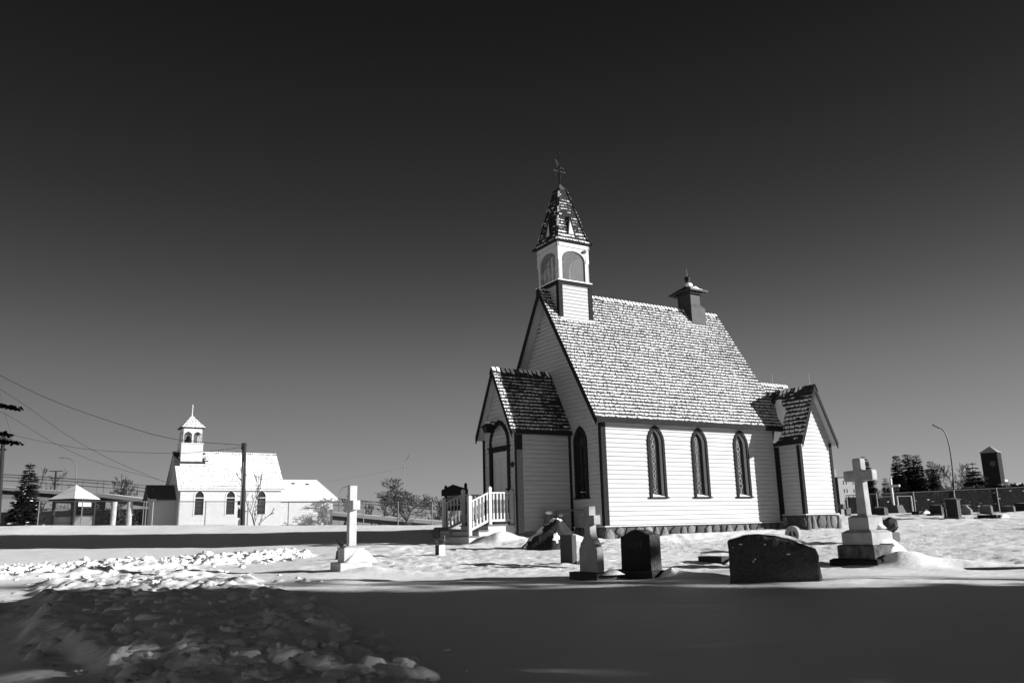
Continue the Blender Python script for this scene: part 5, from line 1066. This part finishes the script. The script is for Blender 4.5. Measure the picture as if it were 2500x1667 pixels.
# ---- chain link fences
def fence(label, posts, Y, top, name='chain_link_fence', r=.028, opac=.13):
    """posts: list of px x; top(px)->px y of the rail"""
    T = thing(name, label, 'fence', (0, 0, 0)); P = []; 
    for x in posts:
        t_ = at((x, top(x)), Y); P.append(t_)
        b = MB(); b.tube([(t_.x, Y, g(t_.x, Y) - .2), (t_.x, Y, t_.z + .03)], r, 6); b.build('post', M_GALV, T)
    b = MB(); [b.tube([a, c], .02, 5) for a, c in zip(P[:-1], P[1:])]; b.build('top_rail', M_GALV, T)
    b = MB(); [b.add([(a.x, Y + .02, g(a.x, Y)), (c.x, Y + .02, g(c.x, Y)), (c.x, Y + .02, c.z), (a.x, Y + .02, a.z)], [(0, 1, 2, 3)]) for a, c in zip(P[:-1], P[1:])]
    mm_ = mat('chain_link_mesh_%d' % int(opac * 100), .2, .6); t = mm_.node_tree
    if not t.nodes.get('Mix Shader'):
        tr_ = N(t, 'ShaderNodeBsdfTransparent'); mx = N(t, 'ShaderNodeMixShader'); tc = N(t, 'ShaderNodeTexCoord'); mp = N(t, 'ShaderNodeMapping'); mp.inputs['Rotation'].default_value = (0, R(45), 0); t.links.new(tc.outputs['Object'], mp.inputs[0])
        br = N(t, 'ShaderNodeTexChecker'); sx = N(t, 'ShaderNodeSeparateXYZ'); t.links.new(mp.outputs[0], sx.inputs[0]); outs = []
        for ch_ in (0, 2):
            ml_ = N(t, 'ShaderNodeMath', operation='MULTIPLY', i_1=1 / .055); t.links.new(sx.outputs[ch_], ml_.inputs[0]); fr2 = N(t, 'ShaderNodeMath', operation='FRACT'); t.links.new(ml_.outputs[0], fr2.inputs[0]); lt2 = N(t, 'ShaderNodeMath', operation='LESS_THAN', i_1=opac / 2); t.links.new(fr2.outputs[0], lt2.inputs[0]); outs.append(lt2)
        mxx = N(t, 'ShaderNodeMath', operation='MAXIMUM'); t.links.new(outs[0].outputs[0], mxx.inputs[0]); t.links.new(outs[1].outputs[0], mxx.inputs[1])
        t.links.new(mxx.outputs[0], mx.inputs[0]); t.links.new(tr_.outputs[0], mx.inputs[1]); t.links.new(t.nodes['Principled BSDF'].outputs[0], mx.inputs[2]); t.links.new(mx.outputs[0], t.nodes['Material Output'].inputs['Surface'])
    b.build('wire_mesh', mm_, T); return T
fence('long chain link fence along the snowy bank in front of the white chapel', (97, 202, 352, 358, 437, 503, 606, 705, 799, 888, 972, 1055, 1120), 43.5, lambda x: 1223 + (x - 97) * .002)
fence('chain link fence in front of the dark spruces and hedge at the right', (2066, 2139, 2229, 2328, 2432, 2530), 39.5, lambda x: 1205.5 - (x - 2139) * .047, opac=.16)
# white goal like frame beyond the fence
T = thing('gate_frame', 'pale metal gate frame beyond the right fence', 'gate', (0, 0, 0)); a_, c_ = at((2190, 1211), 45), at((2224, 1210.5), 45); b = MB(); b.tube([(a_.x, 45, .8), a_, c_, (c_.x, 45, .8)], .04, 6); b.build('frame', M_WTRIM, T); a2_ = at((2145, 1213), 45); b = MB(); b.tube([a2_, at((2180, 1211.5), 45)], .025, 5); b.build('rail', M_GALV, T)

# ---- right distance: trees, hedge, houses, tower
def sp(px_tip, rpx, Y, seed, label, base=1252, **k):
    t_ = at(px_tip, Y); O = (t_.x, Y, .5); return spruce('spruce_tree', label, O, t_.z - .5, rpx * Y / F_PX, seed, **k)
KW = dict(layers=46, per=16, step=.11, clump=1.5)
for i, (tip, rp_, Y, lab) in enumerate((((2186, 1109), 34, 70, 'dark spruce at the left of the cluster behind the thin cross'), ((2209, 1107), 24, 71, 'dark spruce with the highest tip in the cluster behind the thin cross'), ((2220, 1108), 24, 73, 'dark spruce with a narrow tip in the middle of the right cluster'), ((2236, 1108), 32, 70, 'dark spruce at the right end of the cluster behind the thin cross'), ((2160, 1165), 30, 68, 'short dark spruce at the left foot of the right cluster'), ((2269, 1124), 17, 74, 'left one of the twin spruces beside the bare tree'), ((2280, 1129), 15, 75, 'right one of the twin spruces beside the bare tree'), ((2107, 1112), 42, 62, 'dark spruce rising right behind the large stone cross'), ((2325, 1168), 10, 60, 'narrow dark conifer beside the tall street lamp'))):
    sp(tip, rp_, Y, 500 + i, lab, **KW)
sp((2373, 1127), 42, 66, 530, 'spruce with long level boughs just left of the brick tower', layers=17, per=14, step=.12, clump=2.3, droop=.12)
for i, (b_, t_, Y, lab) in enumerate((((2300, 1250), (2300, 1135), 76, 'bare spreading tree left of the tall right street lamp'), ((2345, 1250), (2342, 1130), 78, 'bare spreading tree right of the tall right street lamp'), ((2392, 1250), (2396, 1150), 80, 'thin bare tree behind the spruce with level boughs'), ((2490, 1250), (2492, 1170), 90, 'bare tree at the far right edge behind the hedge'), ((2145, 1252), (2140, 1185), 70, 'bare shrub between the large cross and the spruces'))):
    bt(b_, t_, Y, 600 + i, lab, spread=.5, first=.24, depth=6, thin=.014, up=.3, mt=M_BARKL)
def shrub(label, px, Y, rx, rz, seed, n=900, name='shrub', mt=None):
    c_ = at(px, Y); rd = random.Random(seed); T = thing(name, label, 'shrub', (c_.x, Y, .4)); b = MB(); kk_ = Y / F_PX; RX, RZ = rx * kk_, rz * kk_ + c_.z * 0
    zt = at((px[0], px[1] - rz), Y).z - .4
    for i in range(n):
        a, e = rd.uniform(0, 2 * math.pi), rd.random(); rr = (rd.random() ** .4); z = zt * e; x, y = RX * rr * math.cos(a) * (1 - .35 * e * e), RX * .7 * rr * math.sin(a) * (1 - .35 * e * e); s = rd.uniform(.12, .3) * Y / 50; d = Vector((rd.gauss(0, 1), rd.gauss(0, 1), rd.gauss(0, 1))).normalized() * s; p = Vector((x, y, z)); q = d.cross(Vector((rd.random(), rd.random(), rd.random()))).normalized() * s * .35
        b.add([p - d, p + q, p + d, p - q], [(0, 1, 2, 3)])
    b.build('foliage', mt or M_NEED, T); s_ = MB()
    for i in range(int(n * .006) + 1): s_.blob((RX * rd.uniform(-.9, .9), -RX * .6 * rd.random(), zt * rd.uniform(.2, .95)), (.10, .10, .04), i, nu=6, nv=4)
    s_.build('branch_snow', M_SNOW, T)
SH = [(2085, 1245, 22, 'dense dark shrub behind the left fence panel of the right side'), (2150, 1245, 20, 'dense dark shrub below the short spruce'), (2175, 1245, 18, 'dense dark shrub behind the thin cross'), (2245, 1240, 24, 'dense dark shrub right of the gate frame'), (2285, 1240, 26, 'dense dark shrub below the twin spruces'), (2325, 1238, 26, 'dense dark shrub behind the tall dark headstone'), (2365, 1238, 26, 'dense dark shrub below the spruce with level boughs'), (2405, 1236, 24, 'dense dark shrub below the foot of the brick tower'), (2445, 1234, 26, 'dense dark shrub right of the leaning fence post'), (2490, 1232, 26, 'dense dark shrub at the far right edge')]
for i, (x, y, rx, lab) in enumerate(SH): shrub(lab, (x, y), 52 + i % 3, rx, (28, 25, 20, 32, 38, 40, 42, 40, 46, 46)[i], 700 + i)
for i in range(5): shrub('dark scrubby bush growing in the shade below the footbridge ramp', (262 + i * 14, 1285), 72, 16, 42, 760 + i, n=350, name='bush', mt=M_BARK).__class__ if False else shrub(['dark scrubby bush behind the right edge of the billboard', 'dark scrubby bush left of the first bridge pillar', 'dark scrubby bush between the two bridge pillars', 'dark scrubby bush right of the second bridge pillar', 'dark scrubby bush beside the chapel porch'][i], (262 + i * 17, 1285), 84 + i, 16, 36, 760 + i, n=350, name='bush', mt=M_BARK)
hd = on_ground((2054, 1256)); Y = 110; c0 = at((2054, 1250), Y); T = thing('apartment_building', 'pale block of flats with small windows seen left of the large cross', 'building', (c0.x, Y, .3), R(20)); kB = Y / F_PX
h1, h2 = at((2054, 1166), Y).z - .3, at((2050, 1143), Y).z - .3
b = MB(); b.box(0, 0, 0, 3.6, 4, h1); b.build('wall', mat('pale_render', .40, .8, var=.03), T); b = MB(); b.box(-.8, 1.5, 0, 1.2, 6, h2); b.build('tower_block', mat('pale_render', .40), T); b = MB(); b.box(-.01, .0, 0, -.002, 4, h1); b.build('painted_shade_side', mat('painted_shade_side', .04, .8), T); b = MB(); b.box(-.1, -.1, h1, 3.7, 4.1, h1 + .1); b.build('roof', M_ROOF2, T)  # thin dark sheet paints the shade onto the left wall
for x in (.9, 1.35, 2.5, 2.95):
    for z in (h1 - .9, h1 - 2.0): b = MB(); b.box(x - .06, -.03, z, x + .06, -.005, z + .55); w_ = b.build('window', mat('dark_window', .03, .3), T); b = MB(); b.box(x - .16, -.04, z - .06, x + .22, -.0, z - .01); b.build('sill', M_WTRIM, w_)
Y = 220; c0 = at((2448, 1200), Y); T = thing('clock_tower', 'square dark brick tower with a starburst clock and a snowy pyramid roof', 'tower', (c0.x, Y, -2), R(46)); zt = at((2446, 1103), Y).z + 2; s_ = 4.0
b = MB(); b.box(0, 0, 0, s_, s_, zt); b.build('wall', M_BRICK, T); b = MB(); b.frus(s_ / 2, s_ / 2, zt, at((2426, 1087), Y).z + 2, s_ / 2 + .3, s_ / 2 + .3, .05, .05); b.build('roof', mat('frosted_roof', .5, .8), T)
b = MB()
for i in range(8): t = math.pi * i / 4 + .2; b.beam((-.06, 1.35 + .28 * math.cos(t), zt - 3.0 + .28 * math.sin(t)), (-.06, 1.35 + .85 * math.cos(t), zt - 3.0 + .85 * math.sin(t)), .14, .05)
b.tube([(-.06, 1.35 + .32 * math.cos(t), zt - 3.0 + .32 * math.sin(t)) for t in [2 * math.pi * q / 16 for q in range(17)]], .06, 4); b.build('clock', mat('pale_sign_strip', .35), T)
b = MB(); b.box(s_, .5, 0, s_ + 4, s_ + 6, at((2470, 1173), Y).z + 2); T2 = thing('brick_building', 'low brick building with a snowy roof edge adjoining the tower', 'building', (0, 0, 0)); b.M = None; o_ = b.build('wall', M_BRICK, T2); T2.location = T.location; T2.rotation_euler = T.rotation_euler; b = MB(); b.box(s_ - .1, .4, at((2470, 1173), Y).z + 2, s_ + 4.2, s_ + 6.1, at((2470, 1173), Y).z + 2.5); b.build('roof', M_SNOW, T2)
T = thing('long_building', 'long low building with a snowy roof at the right edge horizon', 'building', (at((2478, 1185), 200).x, 200, 0), R(-8)); b = MB(); b.box(0, 0, 0, 22, 8, at((2480, 1184), 200).z); b.build('wall', M_BRICK, T); b = MB(); b.box(-.3, -.3, at((2480, 1184), 200).z, 22.3, 8.3, at((2480, 1178), 200).z); b.build('roof', M_SNOW, T)

# ---- spruces standing outside the right edge of the view; their shade covers the foreground
proto = spruce('spruce_tree', 'tall dense spruce standing outside the right side of the view', (0, 0, 0), 13.5, 2.9, 900, group='spruces outside the right of the view', layers=30, per=16, step=.30, clump=2.6, low=.0, droop=.15)
rs = random.Random(99); first = True
tanz = math.tan(R(-SUN_AZ)); edge = lambda x: 11.85 - tanz * (x - 3.6)
offs = [-2.5, -5.33, -9.5] + [-12.4 - 2.9 * i for i in range(6)]
for row, x in enumerate((19.5, 23.5, 28.0)):
    for i, of in enumerate(offs):
        o_ = proto if first else copy_tree(proto); first = False
        xx = x + rs.uniform(-.6, .6) * (i > 2); s = rs.uniform(.94, 1.06) * (1 + .05 * row); o_.location = (xx, edge(xx) + of + rs.uniform(-.12, .12), .0); o_.scale = (s, s, s); o_.rotation_euler = (0, 0, rs.uniform(0, 6.28))
for i in range(10):  # unseen trees added to block sky light and darken the foreground
    a = R(-62 - i * 13); o_ = copy_tree(proto); o_.location = (math.cos(a) * (15 + rs.uniform(-1, 3)), math.sin(a) * (15 + rs.uniform(-1, 3)), 0); o_.scale = (.6, .6, .55); o_.rotation_euler = (0, 0, rs.uniform(0, 6.28)); o_['label'] = 'unseen spruce added behind the viewpoint to block sky light'; o_['group'] = 'unseen spruces added behind the viewpoint to block sky light'
spruce('pine_tree', 'high crowned thin conifer outside the right of the view beside the shade line', (22, 8.7, .1), 9.5, .55, 905, layers=11, per=9, step=.25, clump=2.2, low=.5, droop=.15)
for i, (x, y, h, s_) in enumerate(((24, 7.9, 9.5, 5), (31, 15.8, 4.6, 6), (33, 20.5, 5.5, 7))):
    bare_tree('bare_tree', ['bare tree outside the right edge nearest the spruces', 'tallest bare tree outside the right edge', 'farthest bare tree outside the right edge', 'bare tree outside the right edge close to the shade line'][i], (x, y, .3), h, 800 + s_, spread=.5, first=(.55, .22, .22)[i], depth=5, thin=.03, r0=(.12, .2, .2)[i], width=(2.7, 3.5, 3.5)[i])

# ================================================================== the snow
def stuff(o, kind): o['kind'] = kind; return o
ang = np.concatenate([np.linspace(-math.pi, -.80, 22)[:-1], np.linspace(-.80, .80, 640), np.linspace(.80, math.pi, 22)[1:]])
rad = np.concatenate([np.linspace(.25, 2.2, 10)[:-1], np.exp(np.linspace(math.log(2.2), math.log(62), 640)), np.exp(np.linspace(math.log(62), math.log(4500), 46))[1:]])
AA, RR = np.meshgrid(ang, rad); GX, GY = np.sin(AA) * RR, np.cos(AA) * RR
GZ = G(GX.ravel(), GY.ravel()).reshape(GX.shape)
na, nr = len(ang), len(rad); co = np.stack([GX.ravel(), GY.ravel(), GZ.ravel()], 1)
idx = np.arange((nr - 1) * (na - 1)); rr_, aa_ = idx // (na - 1), idx % (na - 1); q = rr_ * na + aa_; faces = np.stack([q, q + 1, q + na + 1, q + na], 1)
me = bpy.data.meshes.new('snow_ground'); me.vertices.add(len(co)); me.vertices.foreach_set('co', co.ravel()); me.loops.add(faces.size); me.loops.foreach_set('vertex_index', faces.ravel().astype(np.int32)); me.polygons.add(len(faces)); me.polygons.foreach_set('loop_start', (np.arange(len(faces)) * 4).astype(np.int32)); me.polygons.foreach_set('loop_total', np.full(len(faces), 4, np.int32)); me.polygons.foreach_set('use_smooth', np.ones(len(faces), bool)); me.update()
thin = sst(GX, -5, -1) * sst(GY + .13 * GX, 14.6, 16.5) * (1 - sst(GY - .45 * GX, 20.3, 22.5)) + .8 * sst(GX, 5, 8) * sst(GY, 14, 17) * (1 - sst(GY, 28, 34)); thin = np.clip(thin * (.75 + 1.2 * vn(GX * .4, GY * .8, 33)), 0, 1)
at_ = me.attributes.new('thin', 'FLOAT', 'POINT'); at_.data.foreach_set('value', thin.ravel().astype(np.float32)); me.materials.append(M_SNOWG)
go = bpy.data.objects.new('snow_ground', me); col.objects.link(go); stuff(go, 'structure')
# loose ploughed chunks of snow on the pile
rc_ = random.Random(17); b = MB()
for pts, n, NU, NV in ((PILE_A, 260, 16, 10), (PILE_B, 1000, 8, 5)):
    c_ = MB(); cnt = 0; XY = []
    for _ in range(n):
        k = rc_.randrange(len(pts) - 1); t = rc_.random(); p, q_ = pts[k], pts[k + 1]; w = p[2] + (q_[2] - p[2]) * t
        x, y = p[0] + (q_[0] - p[0]) * t + rc_.gauss(0, .60) * w, p[1] + (q_[1] - p[1]) * t + rc_.gauss(0, .60) * w
        if y < 2.8: continue
        r = (.022 + .075 * rc_.random() ** 3) * (.75 if y < 8 else 1); XY.append((x, y))
        c_.blob((x, y, 0), (r * rc_.uniform(.8, 1.7), r * rc_.uniform(.8, 1.5), r * rc_.uniform(.4, .8)), rc_.randint(0, 999), amp=.6, nu=NU, nv=NV, freq=2.3); cnt += 1
    V = np.array(c_.v); XY = np.array(XY); Zc = G(XY[:, 0], XY[:, 1]); V[:, 2] += np.repeat(Zc, NU * (NV + 1)) + .006; b.add([tuple(v) for v in V], c_.f)
stuff(b.build('snow_chunks', M_SNOW, smooth=True), 'stuff')
